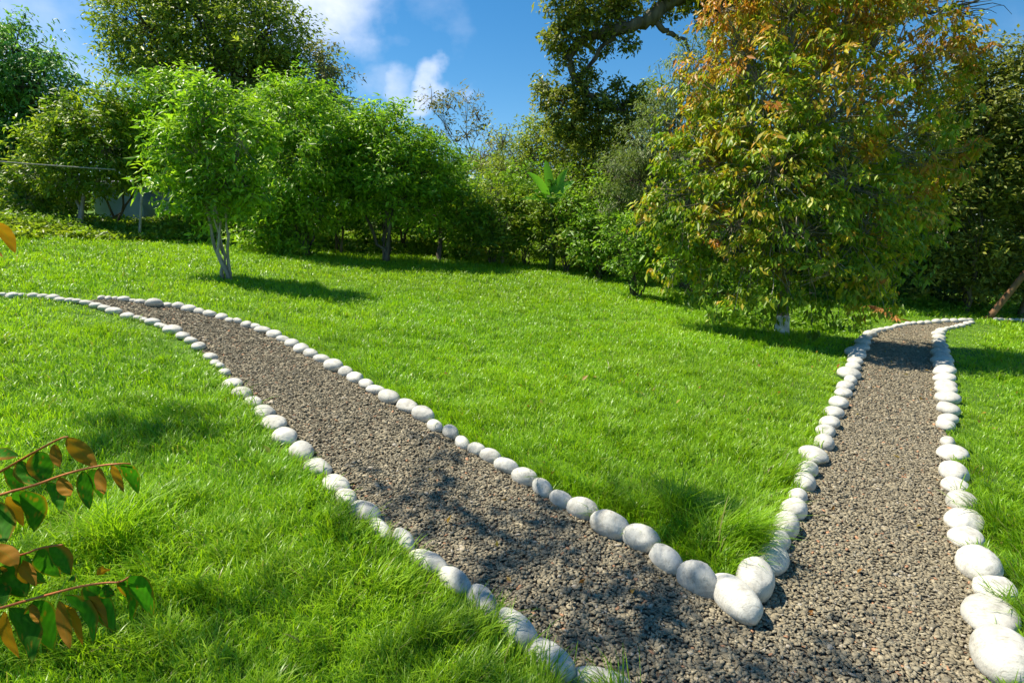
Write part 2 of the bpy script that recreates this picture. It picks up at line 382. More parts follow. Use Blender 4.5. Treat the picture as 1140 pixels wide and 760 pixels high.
PD = build_row(D, 'D', 'from the near end', "of curving path's outer edge", 'white stones along outer edge of curving path')
PE = build_row(E, 'E', 'counting away from the leaning pole', "in the far shaded row", 'far white stones beyond the leaning pole')
SX = np.array(stone_xy)

# ------------------------------------------------------------------ path outlines (world), then ground, path bed
def inside(P, x, y):
    c = np.zeros(x.shape, bool); n = len(P)
    for i in range(n):
        x1, y1 = P[i]; x2, y2 = P[(i + 1) % n]
        if y1 == y2: continue
        m = ((y1 > y) != (y2 > y)) & (x < (x2 - x1) * (y - y1) / (y2 - y1) + x1)
        c ^= m
    return c
d0 = PD[0] + (PD[0] - PD[3]) * 3.0; c0 = PC[0] + (PC[0] - PC[2]) * 3.0
Dp = PD[:44]                                           # the part of row D that borders the gravel
iD = int(np.argmin(np.linalg.norm(PD - PA[-1], axis=1)))
P_left = np.vstack([[d0], PD[:iD + 1], PA[::-1], [PB[0]], [np.array([c0[0], -1.5])], [np.array([d0[0], -1.5])]])
P_right = np.vstack([[PA[0]], PB[:], PC[::-1], [c0], [np.array([c0[0], -1.5])], [np.array([PA[0][0], -1.5])]])
def on_path(x, y): return inside(P_left, x, y) | inside(P_right, x, y)

# one ground sheet out to the horizon: fine near the camera, coarse far away
rs = np.concatenate([[0.0], np.geomspace(.4, 900, 110)]); az = np.linspace(0, 2 * np.pi, 181)[:-1]
RR, AZ = np.meshgrid(rs[1:], az, indexing='ij'); gx = RR * np.cos(AZ); gy = RR * np.sin(AZ)
V = np.vstack([[0, 0, float(ground(0, 0))], np.stack([gx, gy, ground(gx, gy)], -1).reshape(-1, 3)])
na = len(az); i = np.arange(len(rs) - 2)[:, None] * na + 1; j = np.arange(na)[None]; j2 = (j + 1) % na
q = np.stack([i + j, i + na + j, i + na + j2, i + j2], -1).reshape(-1, 4)
tri = np.stack([np.zeros(na, int), 1 + np.arange(na), 1 + (np.arange(na) + 1) % na], -1)
tag(link('ground', mesh_np('ground', V, [q, tri], M_soil, None, True)), kind='structure')
# path bed: grid cells inside the outlines, just above the ground
g = .06; xs = np.arange(-9, 14, g); ys = np.arange(-1.5, 15.5, g); X, Y = np.meshgrid(xs, ys, indexing='ij')
ins = on_path(X + g / 2, Y + g / 2)[:-1, :-1]
ii, jj = np.nonzero(ins); ny = len(ys)
vid = lambda a, b: a * ny + b
q = np.stack([vid(ii, jj), vid(ii + 1, jj), vid(ii + 1, jj + 1), vid(ii, jj + 1)], -1)
V = np.stack([X, Y, ground(X, Y) + .008], -1).reshape(-1, 3)
us, inv = np.unique(q, return_inverse=True)
tag(link('path', mesh_np('path', V[us], [inv.reshape(q.shape)], M_bed)), kind='structure')

# ------------------------------------------------------------------ gravel (real chips)
def gravel():
    variants = []
    for k in range(14):
        r = np.random.default_rng(50 + k); Vv = ICO[1][0] * (1 + r.uniform(-.36, .25, (len(ICO[1][0]), 1)))
        variants.append(Vv * np.array([1.15, r.uniform(.6, .95), r.uniform(.22, .42)]))
    variants = np.array(variants); Fi = ICO[1][1]
    xs = []; sz = []
    for (r0, r1, dens, s) in ((0, 3.6, 8200, .0095), (3.6, 6, 6500, .0100), (6, 16, 3600, .0115)):
        n = int(dens * (23 * 17)); 
        x = rng.uniform(-9, 14, n); y = rng.uniform(-.5, 15.5, n); rr = np.hypot(x, y)
        m = (rr >= max(r0, 1.2)) & (rr < r1) & (y > .2) & (np.abs(x) < y * 1.25 + .5)
        x, y = x[m], y[m]; m = on_path(x, y); x, y = x[m], y[m]
        xs.append(np.stack([x, y], -1)); sz.append(s * np.exp(rng.normal(0, .28, len(x))))
    P = np.concatenate(xs); s = np.concatenate(sz); n = len(P)
    # a few strays outside the edge
    vi = rng.integers(0, 14, n); V = variants[vi] * s[:, None, None]
    def rot(V, ax, an):
        c, s_ = np.cos(an)[:, None], np.sin(an)[:, None]; a, b = [(1, 2), (2, 0), (0, 1)][ax]
        Va = V[..., a] * c - V[..., b] * s_; Vb = V[..., a] * s_ + V[..., b] * c
        V = V.copy(); V[..., a] = Va; V[..., b] = Vb; return V
    V = rot(V, 0, rng.normal(0, .26, n)); V = rot(V, 1, rng.normal(0, .26, n)); V = rot(V, 2, rng.uniform(0, 6.28, n))
    z = ground(P[:, 0], P[:, 1]) + .008 + rng.uniform(0, .006, n) + .010 * vn1(P[:, 0], P[:, 1], 5)
    V[..., 0] += P[:, 0:1]; V[..., 1] += P[:, 1:2]; V[..., 2] += z[:, None]
    Fa = (np.arange(n) * 12)[:, None, None] + Fi[None]
    v = rng.random(n); base = np.array([.272, .230, .152]); c = base[None] * np.exp(rng.normal(-.02, .20, n))[:, None]
    rust = rng.random(n) < .018; c[rust] = np.array([.45, .24, .13]); pale = rng.random(n) < .025; c[pale] = np.array([.40, .35, .27])
    grey = rng.random(n) < .25; c[grey] = c[grey] * np.array([.85, .88, .92])
    return mesh_np('gravel', V.reshape(-1, 3), [Fa.reshape(-1, 3)], M_chip, np.repeat(c, 12, 0))
tag(link('gravel', gravel()), kind='stuff', label='dark grey brown lava gravel filling both garden paths', cat='gravel')

# ------------------------------------------------------------------ lawn grass (real blades, finer near the camera)
def grass():
    th0 = R(50); out_ = []
    def sample(r0, r1, dens, wid, ln):
        n = int(dens * th0 * (r1 ** 2 - r0 ** 2))
        r = np.sqrt(rng.uniform(r0 ** 2, r1 ** 2, n)); a = rng.uniform(-th0, th0, n)
        return np.stack([r * np.sin(a), r * np.cos(a)], -1), np.full(n, wid), np.full(n, ln)
    sh = [(.9, 2.2, 14000, .0030, 1), (2.2, 3.4, 11000, .0034, 1), (3.4, 5, 6200, .0042, 1.0), (5, 7.5, 3400, .0055, 1.0), (7.5, 11, 1750, .0075, 1.05), (11, 16, 850, .0105, 1.15), (16, 24, 330, .015, 1.3)]
    P, wd_, ln = [np.concatenate(z) for z in zip(*[sample(*a) for a in sh])]
    x, y = P.T; r = np.hypot(x, y)
    m = ~on_path(x, y)
    # keep off the middle of the stones
    for (sx, sy, sr) in stone_xy:
        d2 = (x - sx) ** 2 + (y - sy) ** 2; m &= d2 > (sr * .92) ** 2
    P, wd_, ln, x, y, r = P[m], wd_[m], ln[m], x[m], y[m], r[m]; n = len(P)
    patch = vn1(x, y, 1.1) * .5 + vn2(x, y, 3.1) * .5; tuft = vn3(x, y, 9.0)
    L = ln * (.034 + .046 * patch + .05 * np.maximum(tuft - .5, 0) * 2.4 + .03 * np.maximum(vn1(x + 9, y, 3.3) - .6, 0) * 3) * np.exp(rng.normal(0, .22, n))
    # longer, unmown grass against the stones
    de = np.full(n, 9.0)
    for (sx, sy, sr) in stone_xy:
        if math.hypot(sx, sy) > 16: continue
        np.minimum(de, np.hypot(x - sx, y - sy) - sr, out=de)
    L *= 1 + .38 * np.exp(-np.maximum(de, 0) / .10) * np.clip((7 - r) / 3, 0, 1); L *= np.where((r > 6) & (de < .35), .6, 1) * np.where((r > 11) & (de < .5) & (x > 6), .45, 1)
    # long tufts seen in the photograph
    for (px, py, rad, gain) in ((150, 610, .22, 1.5), (120, 590, .16, 1.2), (790, 590, .30, 1.3), (740, 575, .2, .9), (820, 610, .18, .9), (640, 470, .5, .35), (600, 330, .9, .4), (1075, 490, .3, .8), (1130, 590, .3, .7), (560, 735, .2, .7), (330, 700, .3, .5), (40, 700, .3, .4), (900, 470, .3, .3)):
        c = hit(px, py); L *= 1 + gain * np.exp(-((x - c[0]) ** 2 + (y - c[1]) ** 2) / rad ** 2)
    az = rng.uniform(0, 2 * np.pi, n); fa = vn2(x + 30, y, 2.3) * 12
    comb = .55
    lean = np.stack([np.cos(az) + comb * np.cos(fa), np.sin(az) + comb * np.sin(fa)], -1); 
    # lean over the stones
    near = (de < .13); 
    if near.any():
        idx = np.nonzero(near)[0]
        dd = (x[idx, None] - SX[None, :, 0]) ** 2 + (y[idx, None] - SX[None, :, 1]) ** 2; k = np.argmin(dd, 1)
        v = np.stack([SX[k, 0] - x[idx], SX[k, 1] - y[idx]], -1); v /= np.linalg.norm(v, axis=1)[:, None] + 1e-6
        lean[idx] += v * 1.1
    lean /= np.linalg.norm(lean, axis=1)[:, None] + 1e-6
    amt = rng.uniform(.25, 1.0, n); amt = np.clip(amt + .12 * (L > .09), .2, 1.05)
    side = np.stack([-lean[:, 1], lean[:, 0]], -1)
    tw = rng.normal(0, .5, n); sd = np.stack([side[:, 0] * np.cos(tw) + lean[:, 0] * np.sin(tw), side[:, 1] * np.cos(tw) + lean[:, 1] * np.sin(tw)], -1)
    z0 = ground(x, y) - .004
    wd_ = wd_ * np.exp(rng.normal(0, .2, n)) * (1 + .25 * (L > .1))
    wide = rng.random(n) < .03; wd_[wide] *= 1.9
    def lev(t, wf):
        hz = L * amt * (t ** 1.8) * .85; up = L * (t - .42 * amt * t ** 2.2)
        c = np.stack([x + lean[:, 0] * hz, y + lean[:, 1] * hz, z0 + up], -1)
        if wf == 0: return [c]
        o = np.zeros((n, 3)); o[:, :2] = sd * (wd_ * wf / 2)[:, None]
        return [c - o, c + o]
    vs = lev(0, .8) + lev(.5, 1.0) + lev(.82, .6) + lev(1, 0)
    V = np.stack(vs, 1)                                # n,7,3
    b = (np.arange(n) * 7)[:, None]
    q = np.concatenate([b + np.array([0, 1, 3, 2]), b + np.array([2, 3, 5, 4])]); t = b + np.array([4, 5, 6])
    c1 = np.array([.25, .43, .014]); c2 = np.array([.38, .56, .022]); c3 = np.array([.13, .33, .012])
    u = np.clip(vn2(x, y, .9) * .5 + rng.random(n) * .7 - .1, 0, 1)[:, None]
    c = c3 * (1 - u) + c2 * u; c = c * .6 + c1 * .4
    dry = rng.random(n) < .025; c[dry] = np.array([.30, .29, .09])
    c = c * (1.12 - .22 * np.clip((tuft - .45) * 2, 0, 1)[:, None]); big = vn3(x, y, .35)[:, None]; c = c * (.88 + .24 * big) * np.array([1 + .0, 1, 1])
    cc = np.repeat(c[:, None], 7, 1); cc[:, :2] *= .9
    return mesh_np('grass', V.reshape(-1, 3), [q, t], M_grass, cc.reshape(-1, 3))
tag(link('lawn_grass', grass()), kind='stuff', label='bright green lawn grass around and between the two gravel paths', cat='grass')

# ------------------------------------------------------------------ foliage
def norm(a): return a / (np.linalg.norm(a, axis=-1, keepdims=True) + 1e-9)
def leaves(C0, Rc, nl, size, pal, rr, droop=.3, aspect=.42, tint_by=None, out_c=None, spread=1.0, flat=.6):
    """nl leaves round each clump centre C0 (k,3) of radius Rc (k,); returns V, F, colours"""
    k = len(C0); n = k * nl; ci = np.repeat(np.arange(k), nl)
    d = rr.normal(0, 1, (n, 3)); d = norm(d) * (rr.random(n) ** .45)[:, None]; d[:, 2] *= flat
    P = C0[ci] + d * Rc[ci][:, None] * spread
    o = norm(P - (out_c[ci] if out_c is not None else C0[ci]))
    nrm = norm(o * .55 + np.array([0, 0, .75]) + rr.normal(0, .55, (n, 3)))
    ax = norm(np.cross(nrm, rr.normal(0, 1, (n, 3)))); ax = ax + o * .6; ax[:, 2] -= droop; ax = norm(ax)
    sd = norm(np.cross(ax, nrm)); nn = np.cross(sd, ax)
    s = (size * np.exp(rr.normal(0, .25, n)))[:, None]; w = s * aspect
    V = np.stack([P, P + ax * s * .45 + sd * w * .5 + nn * w * .16, P + ax * s - nn * s * .10, P + ax * s * .45 - sd * w * .5 + nn * w * .16], 1)
    b = (np.arange(n) * 4)[:, None]
    Fc = np.concatenate([b + np.array([0, 1, 2]), b + np.array([0, 2, 3])])
    pal = np.asarray(pal, float); ck = rr.random(k); 
    if tint_by is not None: ck = np.clip(tint_by + rr.normal(0, .12, k), 0, .999)
    u = np.clip(ck[ci] + rr.normal(0, .16, n), 0, .999) * (len(pal) - 1); i0 = u.astype(int); fr = (u - i0)[:, None]
    c = pal[i0] * (1 - fr) + pal[np.minimum(i0 + 1, len(pal) - 1)] * fr
    c = c * np.exp(rr.normal(0, .16, n))[:, None]
    return V.reshape(-1, 3), Fc, np.repeat(c, 4, 0)

PAL = dict(
    lime=[(.13,.26,.02),(.24,.42,.024),(.37,.53,.03)],
    mid=[(.10,.21,.02),(.18,.33,.026),(.28,.44,.032)],
    olive=[(.15,.21,.03),(.24,.31,.038),(.35,.40,.05)],
    bluish=[(.09,.20,.045),(.15,.31,.065),(.23,.42,.08)],
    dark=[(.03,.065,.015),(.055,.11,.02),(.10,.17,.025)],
    oak=[(.12,.15,.025),(.21,.24,.032),(.34,.33,.045)],
    willow=[(.13,.18,.05),(.19,.25,.07),(.26,.32,.09)],
    vine=[(.11,.20,.02),(.19,.30,.022),(.34,.40,.03)],
    brown=[(0.135, 0.150, 0.045), (0.210, 0.195, 0.075), (0.270, 0.240, 0.090)],
    autumn=[(.10,.19,.012),(.24,.36,.018),(.40,.42,.025),(.52,.32,.03),(.52,.20,.03)])

def tree(name, label, cat, base, blobs, size, nl, clumps, pal, rt=.09, group=None, trunk_mat=None, droop=.3, aspect=.42,
         rc=.30, mat=None, stems=1, seed=1, split=.45, twig=True, flat=.7, tint_fn=None, layer=0, fill=.5, bare=0, trunk_top=None, lean=None):
    """base: world point; blobs: list of (x,y,z,r) world; clumps per m2 of blob surface"""
    rr = np.random.default_rng(seed); base = np.asarray(base, float); B_ = np.asarray(blobs, float)
    root = thing(name, label, cat, base, group)
    cen = np.average(B_[:, :3], axis=0, weights=B_[:, 3] ** 2)
    top = np.asarray(trunk_top, float) if trunk_top is not None else base + (cen - base) * split * np.array([.55, .55, 1])
    g = Geo(); fork = []
    for s in range(stems):
        off = rr.normal(0, 1, 3) * np.array([1, 1, 0]) * (rt * 1.6 if stems > 1 else 0)
        t_ = top + (rr.normal(0, 1, 3) * np.array([1, 1, .25]) * np.linalg.norm(cen - base) * .09 if stems > 1 else 0)
        r_ = rt if stems == 1 else rt * rr.uniform(.45, .7)
        b0 = base + off * .5 - np.array([0, 0, .08])
        P = bez(b0, t_, rr.normal(0, .06, 3), 8, rr); rd = np.linspace(r_, r_ * .62, 8); rd[0] *= 1.5; rd[1] *= 1.12
        g.tube(P, rd, 9); fork.append((t_, r_ * .62))
    tips = []; allc = []; allr = []; allo = []
    for bi, b in enumerate(B_):
        f = fork[int(rr.integers(len(fork)))]; r1 = f[1] * np.clip(b[3] / B_[:, 3].max(), .35, .9) * .8
        c = b[:3]; dst = np.linalg.norm(c - f[0])
        P = bez(f[0], c, np.array([0, 0, -.08 * dst]) + rr.normal(0, .05, 3) * dst, 7, rr); g.tube(P, np.linspace(r1, r1 * .35, 7), 6)
        m = max(6, int(clumps * 4 * np.pi * b[3] ** 2)); d = norm(rr.normal(0, 1, (m, 3))); rad = b[3] * (fill + (1 - fill) * rr.random(m) ** .6)
        cc = c + d * rad[:, None] * np.array([1, 1, .9])
        ol = rr.random(m) < .14; cc[ol] = c + d[ol] * b[3] * rr.uniform(1.0, 1.35, (int(ol.sum()), 1))
        if layer:
            hd = np.hypot(cc[:, 0] - base[0], cc[:, 1] - base[1]); q_ = cc[:, 2] + .22 * hd
            cc[:, 2] = np.round(q_ / layer) * layer - .22 * hd + rr.normal(0, layer * .27, m)
        gz = ground(cc[:, 0], cc[:, 1]) + .12; cc[:, 2] = np.maximum(cc[:, 2], gz)
        if twig:
            for q in range(min(m, 40)):
                g.tube(bez(P[4] if q % 2 else c, cc[q], rr.normal(0, .06, 3) * b[3], 4), np.linspace(max(r1 * .3, .006), .004, 4), 3, cap=False)
        allc.append(cc); allr.append(np.full(m, rc) * np.exp(rr.normal(0, .2, m))); allo.append(np.broadcast_to(c - np.array([0, 0, b[3] * .3]), (m, 3)))
    for q in range(bare):
        b = B_[int(rr.integers(len(B_)))]; d = norm(rr.normal(0, 1, 3) + np.array([0, 0, .9])); e = b[:3] + d * b[3] * rr.uniform(1.0, 1.35)
        g.tube(bez(b[:3] - d * .2, e, rr.normal(0, .12, 3) * b[3], 6, rr), np.linspace(.02, .005, 6), 3, cap=False)
    cc = np.concatenate(allc); rc_ = np.concatenate(allr); oo = np.concatenate(allo)
    tb = tint_fn(cc, rr) if tint_fn else None
    V, Fc, col = leaves(cc, rc_, nl, size, PAL[pal], rr, droop, aspect, tb, oo, 1.0, flat)
    tr_me = g.mesh('trunk', trunk_mat or M_bark, True)
    link('trunk', tr_me, root); link('crown', mesh_np('crown', V, [Fc], mat or M_leaf, col), root)
    return root
def bl(L, Y):
    """blobs seen at (px, py, radius in px, depth offset) -> world spheres"""
    out_ = []
    for (px, py, rp, dy) in L:
        p = at(px, py, Y + dy); zc = float(np.dot(p - np.array([0, 0, CAMH]), FV)); out_.append((*p, rp * zc / F))
    return out_

gcnt = 'trees at the back of the lawn'
# --- small lime-green lawn trees
b = hit(253, 312); Y = b[1]
tree('lawn_tree', 'small bright green tree with pale forked trunk standing alone on the open lawn', 'tree', b,
     bl([(238, 125, 34, 0), (228, 165, 40, .2), (268, 158, 34, -.2), (210, 150, 26, 0), (250, 200, 32, 0), (222, 205, 26, .2), (272, 200, 28, 0), (240, 98, 16, 0), (205, 185, 18, .1), (255, 232, 22, .1), (235, 238, 20, .1), (186, 158, 28, .3), (188, 192, 24, .2), (205, 120, 28, .3), (290, 140, 22, .2), (285, 215, 22, .3), (180, 215, 15, .1), (222, 95, 14, 0), (275, 225, 18, 0), (215, 225, 14, 0), (262, 115, 20, .2)], Y),
     11e-2, 28, 11, 'lime', .046, gcnt, M_pale, .5, .33, .20, stems=5, seed=11, split=.62, trunk_top=at(246, 225, Y))
b = on_ground(340, 14.2)
tree('lawn_tree', 'bushy bright green tree reaching low, directly behind the lone forked lawn tree', 'tree', b,
     bl([(330, 128, 42, 0), (296, 150, 40, .2), (366, 150, 36, 0), (335, 180, 50, -.3), (300, 205, 42, 0), (345, 92, 17, 0), (312, 104, 20, .2), (375, 190, 34, .2), (345, 225, 40, 0), (305, 245, 36, 0), (280, 225, 26, .2), (275, 150, 30, .6), (395, 140, 24, .4), (390, 175, 26, .5), (290, 265, 22, .2), (330, 262, 26, 0)], 14.2),
     .12, 28, 8.5, 'lime', .06, gcnt, M_bark, .5, .34, .26, stems=4, seed=12, split=.4)
b = on_ground(378, 15.6)
tree('lawn_tree', 'slim twin stemmed tree showing its bare stems between two bushier trees', 'tree', b,
     bl([(385, 130, 26, 0), (392, 165, 22, 0), (370, 170, 20, 0), (400, 200, 16, .2), (360, 200, 16, 0)], 15.6), .12, 24, 6, 'mid', .05, gcnt, M_bark, .4, .34, .26, stems=3, seed=13, split=.8)
b = on_ground(430, 14.6)
tree('lawn_tree', 'rounded green tree with a fan of dark stems casting shadow on the lawn', 'tree', b,
     bl([(425, 148, 34, 0), (452, 160, 30, .2), (400, 170, 30, 0), (430, 190, 42, -.3), (468, 195, 32, .2), (405, 212, 30, 0), (455, 222, 34, 0), (478, 225, 24, .2), (440, 122, 12, 0), (415, 125, 14, 0), (392, 195, 20, 0), (485, 170, 22, .3), (385, 160, 20, .4), (480, 200, 24, .3)], 14.6),
     .12, 28, 8.5, 'lime', .075, gcnt, M_bark, .45, .36, .26, stems=6, seed=14, split=.55)
b = on_ground(492, 15.6)
tree('lawn_tree', 'low dark green tree with a short trunk beside the fan stemmed tree', 'tree', b,
     bl([(497, 205, 26, 0), (480, 228, 28, 0), (515, 230, 26, 0), (500, 180, 16, 0), (530, 245, 18, 0), (505, 250, 18, 0)], 15.6), .12, 26, 8, 'mid', .09, gcnt, M_bark, .35, .38, .26, stems=2, seed=15, split=.5)
b = on_ground(300, 17.0)
tree('backing_tree', 'darker green tree filling the gap behind the lone forked lawn tree', 'tree', b,
     bl([(300, 130, 40, 0), (265, 165, 40, 0), (320, 180, 44, 0), (280, 215, 40, 0), (340, 220, 36, 0), (310, 250, 30, 0), (250, 245, 26, 0), (345, 150, 34, 0)], 17.0), .13, 26, 5.5, 'mid', .09, gcnt, M_bark, .35, .38, .30, stems=2, seed=151, split=.4)
b = on_ground(455, 17.6)
tree('backing_tree', 'darker green tree filling the gap behind the fan stemmed tree', 'tree', b,
     bl([(400, 150, 32, 0), (440, 165, 36, 0), (490, 185, 32, 0), (400, 215, 36, 0), (455, 220, 40, 0), (510, 205, 28, 0), (530, 225, 28, 0), (420, 250, 28, 0), (490, 250, 30, 0), (535, 250, 24, 0), (380, 250, 24, 0)], 17.6), .13, 26, 5.5, 'mid', .09, gcnt, M_bark, .35, .38, .30, stems=2, seed=152, split=.4)
b = on_ground(690, 20.5)
tree('backing_tree', 'dense olive tree joining the crooked limb foliage to the hedge', 'tree', b,
     bl([(600, 160, 26, 0), (635, 150, 30, 0), (670, 165, 34, 0), (705, 160, 32, 0), (570, 185, 26, 0), (610, 195, 32, 0), (650, 205, 34, 0), (700, 205, 36, 0), (740, 180, 34, 0), (735, 130, 26, 0), (745, 225, 34, 0), (545, 195, 20, 0), (720, 105, 18, 0)], 20.5), .13, 28, 4.6, 'olive', .13, gcnt, M_bark, .3, .4, .34, stems=3, seed=153, split=.45, bare=14)
# --- left group
b = on_ground(92, 15.0)
tree('light_green_tree', 'pale green open tree with thin grey trunk above the weedy bank', 'tree', b,
     bl([(95, 130, 34, 0), (85, 155, 34, .3), (60, 165, 32, 0), (30, 215, 26, .5), (75, 220, 18, .6), (115, 165, 36, 0), (80, 195, 26, 0), (35, 190, 24, .3), (130, 110, 20, .3), (70, 120, 18, 0), (120, 200, 22, 0)], 15.0), .13, 28, 9, 'vine', .05, gcnt, M_bark_grey, .35, .36, .26, seed=16, split=.55)
b = on_ground(132, 16.2)
tree('light_green_tree', 'pale green tree on crooked stems in front of the blue grey shed', 'tree', b,
     bl([(165, 130, 40, 0), (150, 165, 34, 0), (190, 165, 36, 0), (185, 110, 26, 0), (215, 110, 24, .2), (160, 180, 24, .2), (135, 178, 20, 0), (200, 195, 24, 0), (165, 150, 40, .5), (195, 140, 34, .4), (140, 140, 30, .3), (222, 225, 22, .4), (175, 92, 15, 0), (205, 85, 13, .2)], 16.2), .13, 28, 9, 'lime', .055, gcnt, M_bark, .4, .36, .28, stems=3, seed=17, split=.5)
b = on_ground(35, 17.5)
tree('drooping_tree', 'tall bluish green tree with drooping sprays at the photo border', 'tree', b,
     bl([(15, 55, 38, 0), (-30, 70, 60, 0), (45, 95, 40, 0), (10, 120, 45, 0), (60, 130, 32, 0), (75, 95, 16, 0), (30, 160, 38, 0), (-10, 180, 45, 0), (60, 170, 24, 0), (30, 200, 28, 0), (40, 225, 20, 0), (10, 30, 14, 0), (-50, 130, 60, 0)], 17.5), .16, 28, 5.5, 'bluish', .22, gcnt, M_bark, .9, .34, .38, seed=18, split=.5)
# --- big round trees behind
b = on_ground(245, 27)
tree('round_crowned_tree', 'very large olive green tree rising behind the small bright lawn trees', 'tree', b,
     bl([(165, 30, 52, 0), (230, 15, 60, 0), (290, 40, 56, -1), (330, 75, 44, 0), (205, 65, 55, 0), (265, 85, 58, -1), (330, 115, 44, 0), (140, 22, 24, 0), (230, -45, 55, 0), (180, -30, 45, 0), (140, 65, 24, 0), (300, 5, 24, 0), (220, 120, 60, 0), (300, 150, 60, 0)], 27), .19, 26, 3.2, 'olive', .35, gcnt, M_bark, .35, .42, .55, seed=19, split=.35)
b = on_ground(365, 25)
tree('pale_tree', 'greyish yellow tree top peeping beside the very large olive tree', 'tree', b,
     bl([(362, 62, 16, 0), (372, 82, 18, 0), (355, 85, 18, 0), (380, 105, 16, 0), (365, 130, 26, 0)], 25), .17, 18, 3.2, 'brown', .14, gcnt, M_bark_grey, .3, .4, .38, seed=20, split=.6)
# --- thin open tree, centre
b = on_ground(500, 24)
tree('thin_tree', 'thin open tree with see through crown against the blue sky', 'tree', b,
     bl([(480, 110, 13, 0), (500, 118, 16, 0), (520, 112, 15, 0), (532, 130, 13, 0), (500, 145, 14, 0), (478, 150, 14, 0), (545, 148, 11, 0), (520, 150, 12, 0)], 24), .15, 11, 4.0, 'brown', .09, gcnt, M_bark_grey, .3, .36, .34, stems=3, seed=21, split=.6, bare=30)
b = on_ground(560, 23)
tree('bare_twigged_shrub', 'half bare grey twiggy shrub below the gap of blue sky', 'shrub', b,
     bl([(555, 178, 22, 0), (575, 190, 22, 0), (535, 185, 20, 0), (560, 160, 13, 0), (590, 170, 13, 0)], 23), .12, 13, 4.5, 'brown', .06, gcnt, M_bark_grey, .1, .32, .34, stems=6, seed=22, split=.4, bare=110)
b = on_ground(610, 19)
tree('scrub_tree', 'broad olive scrub tree behind the banana plant', 'tree', b,
     bl([(595, 178, 26, 0), (622, 165, 28, 0), (645, 185, 30, 0), (575, 205, 28, 0), (610, 205, 34, 0), (590, 150, 14, 0), (650, 215, 30, 0), (630, 230, 30, 0), (560, 225, 26, 0), (560, 190, 20, .3), (600, 150, 24, .3), (640, 155, 28, .3), (675, 165, 26, .5), (560, 160, 18, .3), (700, 190, 26, .5), (668, 195, 24, .3), (690, 225, 28, .3), (600, 235, 30, 0)], 19), .10, 30, 5.0, 'olive', .10, gcnt, M_bark, .2, .4, .30, stems=3, seed=23, split=.5, bare=16)
# --- old oak with the crooked limb
Yo = 17.0
b = on_ground(830, Yo)
oak = thing('old_oak', 'big dark tree reaching a thick crooked limb across the blue sky', 'tree', b, gcnt)
g = Geo(); rr = np.random.default_rng(30)
def pxline(L, Y): return np.array([at(px, py, Y + dy) for (px, py, dy) in L])
def smooth_line(P, k=4):
    P = np.asarray(P, float)
    for _ in range(2):
        Q = [P[0]]
        for a_, b_ in zip(P[:-1], P[1:]): Q += [a_ * .75 + b_ * .25, a_ * .25 + b_ * .75]
        Q.append(P[-1]); P = np.array(Q)
    return P
def limb(L, r0, r1, Y=Yo, k=9, jit=.03, dz=None):
    P = smooth_line(pxline(L, Y)); P[1:-1] += rr.normal(0, jit, (len(P) - 2, 3)); rd = np.linspace(r0, r1, len(P)) * np.exp(rr.normal(0, .06, len(P)))
    g.tube(P, rd, k); return P
limb([(835, 300, 0), (832, 200, 0), (825, 100, 0), (828, 0, 0), (835, -80, 0)], .42, .24, k=12)
limb([(826, 40, 0), (800, -5, 0), (775, -12, 0), (756, -4, 0), (738, 8, 0), (724, 22, 0), (708, 29, 0), (690, 33, 0), (668, 36, 0), (645, 45, 0), (630, 70, 0), (650, 100, 0), (672, 120, 0), (700, 125, 0)], .24, .06)
limb([(724, 22, 0), (740, 36, 0), (752, 38, .1), (764, 47, .1), (768, 56, .1)], .09, .03, k=7)
limb([(768, 56, .1), (757, 63, .1), (748, 61, .1)], .025, .010, k=4)
limb([(690, 33, 0), (665, 60, 0), (640, 90, 0), (625, 120, 0), (615, 140, 0)], .08, .03, k=6)
limb([(672, 120, 0), (665, 150, 0), (660, 175, 0)], .06, .02, k=5)
limb([(700, 32, 0), (685, 15, 0), (665, 5, 0)], .06, .02, k=5); limb([(645, 45, 0), (620, 30, 0), (610, 40, 0)], .05, .02, k=5)
limb([(828, 60, 0), (860, 20, 0), (900, -10, 0)], .2, .06); limb([(830, 0, 0), (800, -50, 0), (760, -70, 0)], .16, .05)
limb([(925, 30, 0), (990, 25, 0), (1030, 12, 0), (1065, 8, 0), (1100, -5, 0)], .08, .02, k=6)
for q in range(26):
    a0 = at(rr.uniform(1020, 1075), rr.uniform(0, 22), Yo); g.tube(bez(a0, a0 + np.array([rr.uniform(.3, 1.3), 0, rr.uniform(-.25, .45)]), rr.normal(0, .1, 3), 5, rr), np.linspace(.018, .005, 5), 3)
OB = bl([(640, 30, 26, 0), (618, 42, 17, 0), (655, 12, 22, 0), (680, 5, 20, .2), (670, 40, 20, .2), (632, 62, 16, 0), (650, 82, 14, 0), (700, 18, 14, .2), (700, 45, 10, 0), (738, 12, 14, .4),
         (622, 112, 26, 0), (652, 105, 22, 0), (635, 138, 30, 0), (668, 130, 24, 0), (692, 118, 20, 0), (712, 128, 16, 0), (660, 160, 20, 0), (700, 145, 16, 0), (605, 92, 11, 0), (708, 100, 8, 0), (688, 94, 6, 0),
         (780, -10, 22, 0), (790, 15, 16, 0), (640, -20, 40, 0), (700, -30, 40, 0), (770, -50, 50, 0), (860, 10, 40, 1), (820, -60, 60, 0), (900, -20, 60, 0), (960, 10, 50, .6), (880, 80, 50, 1)], Yo)
ac, arr_, ao = [], [], []
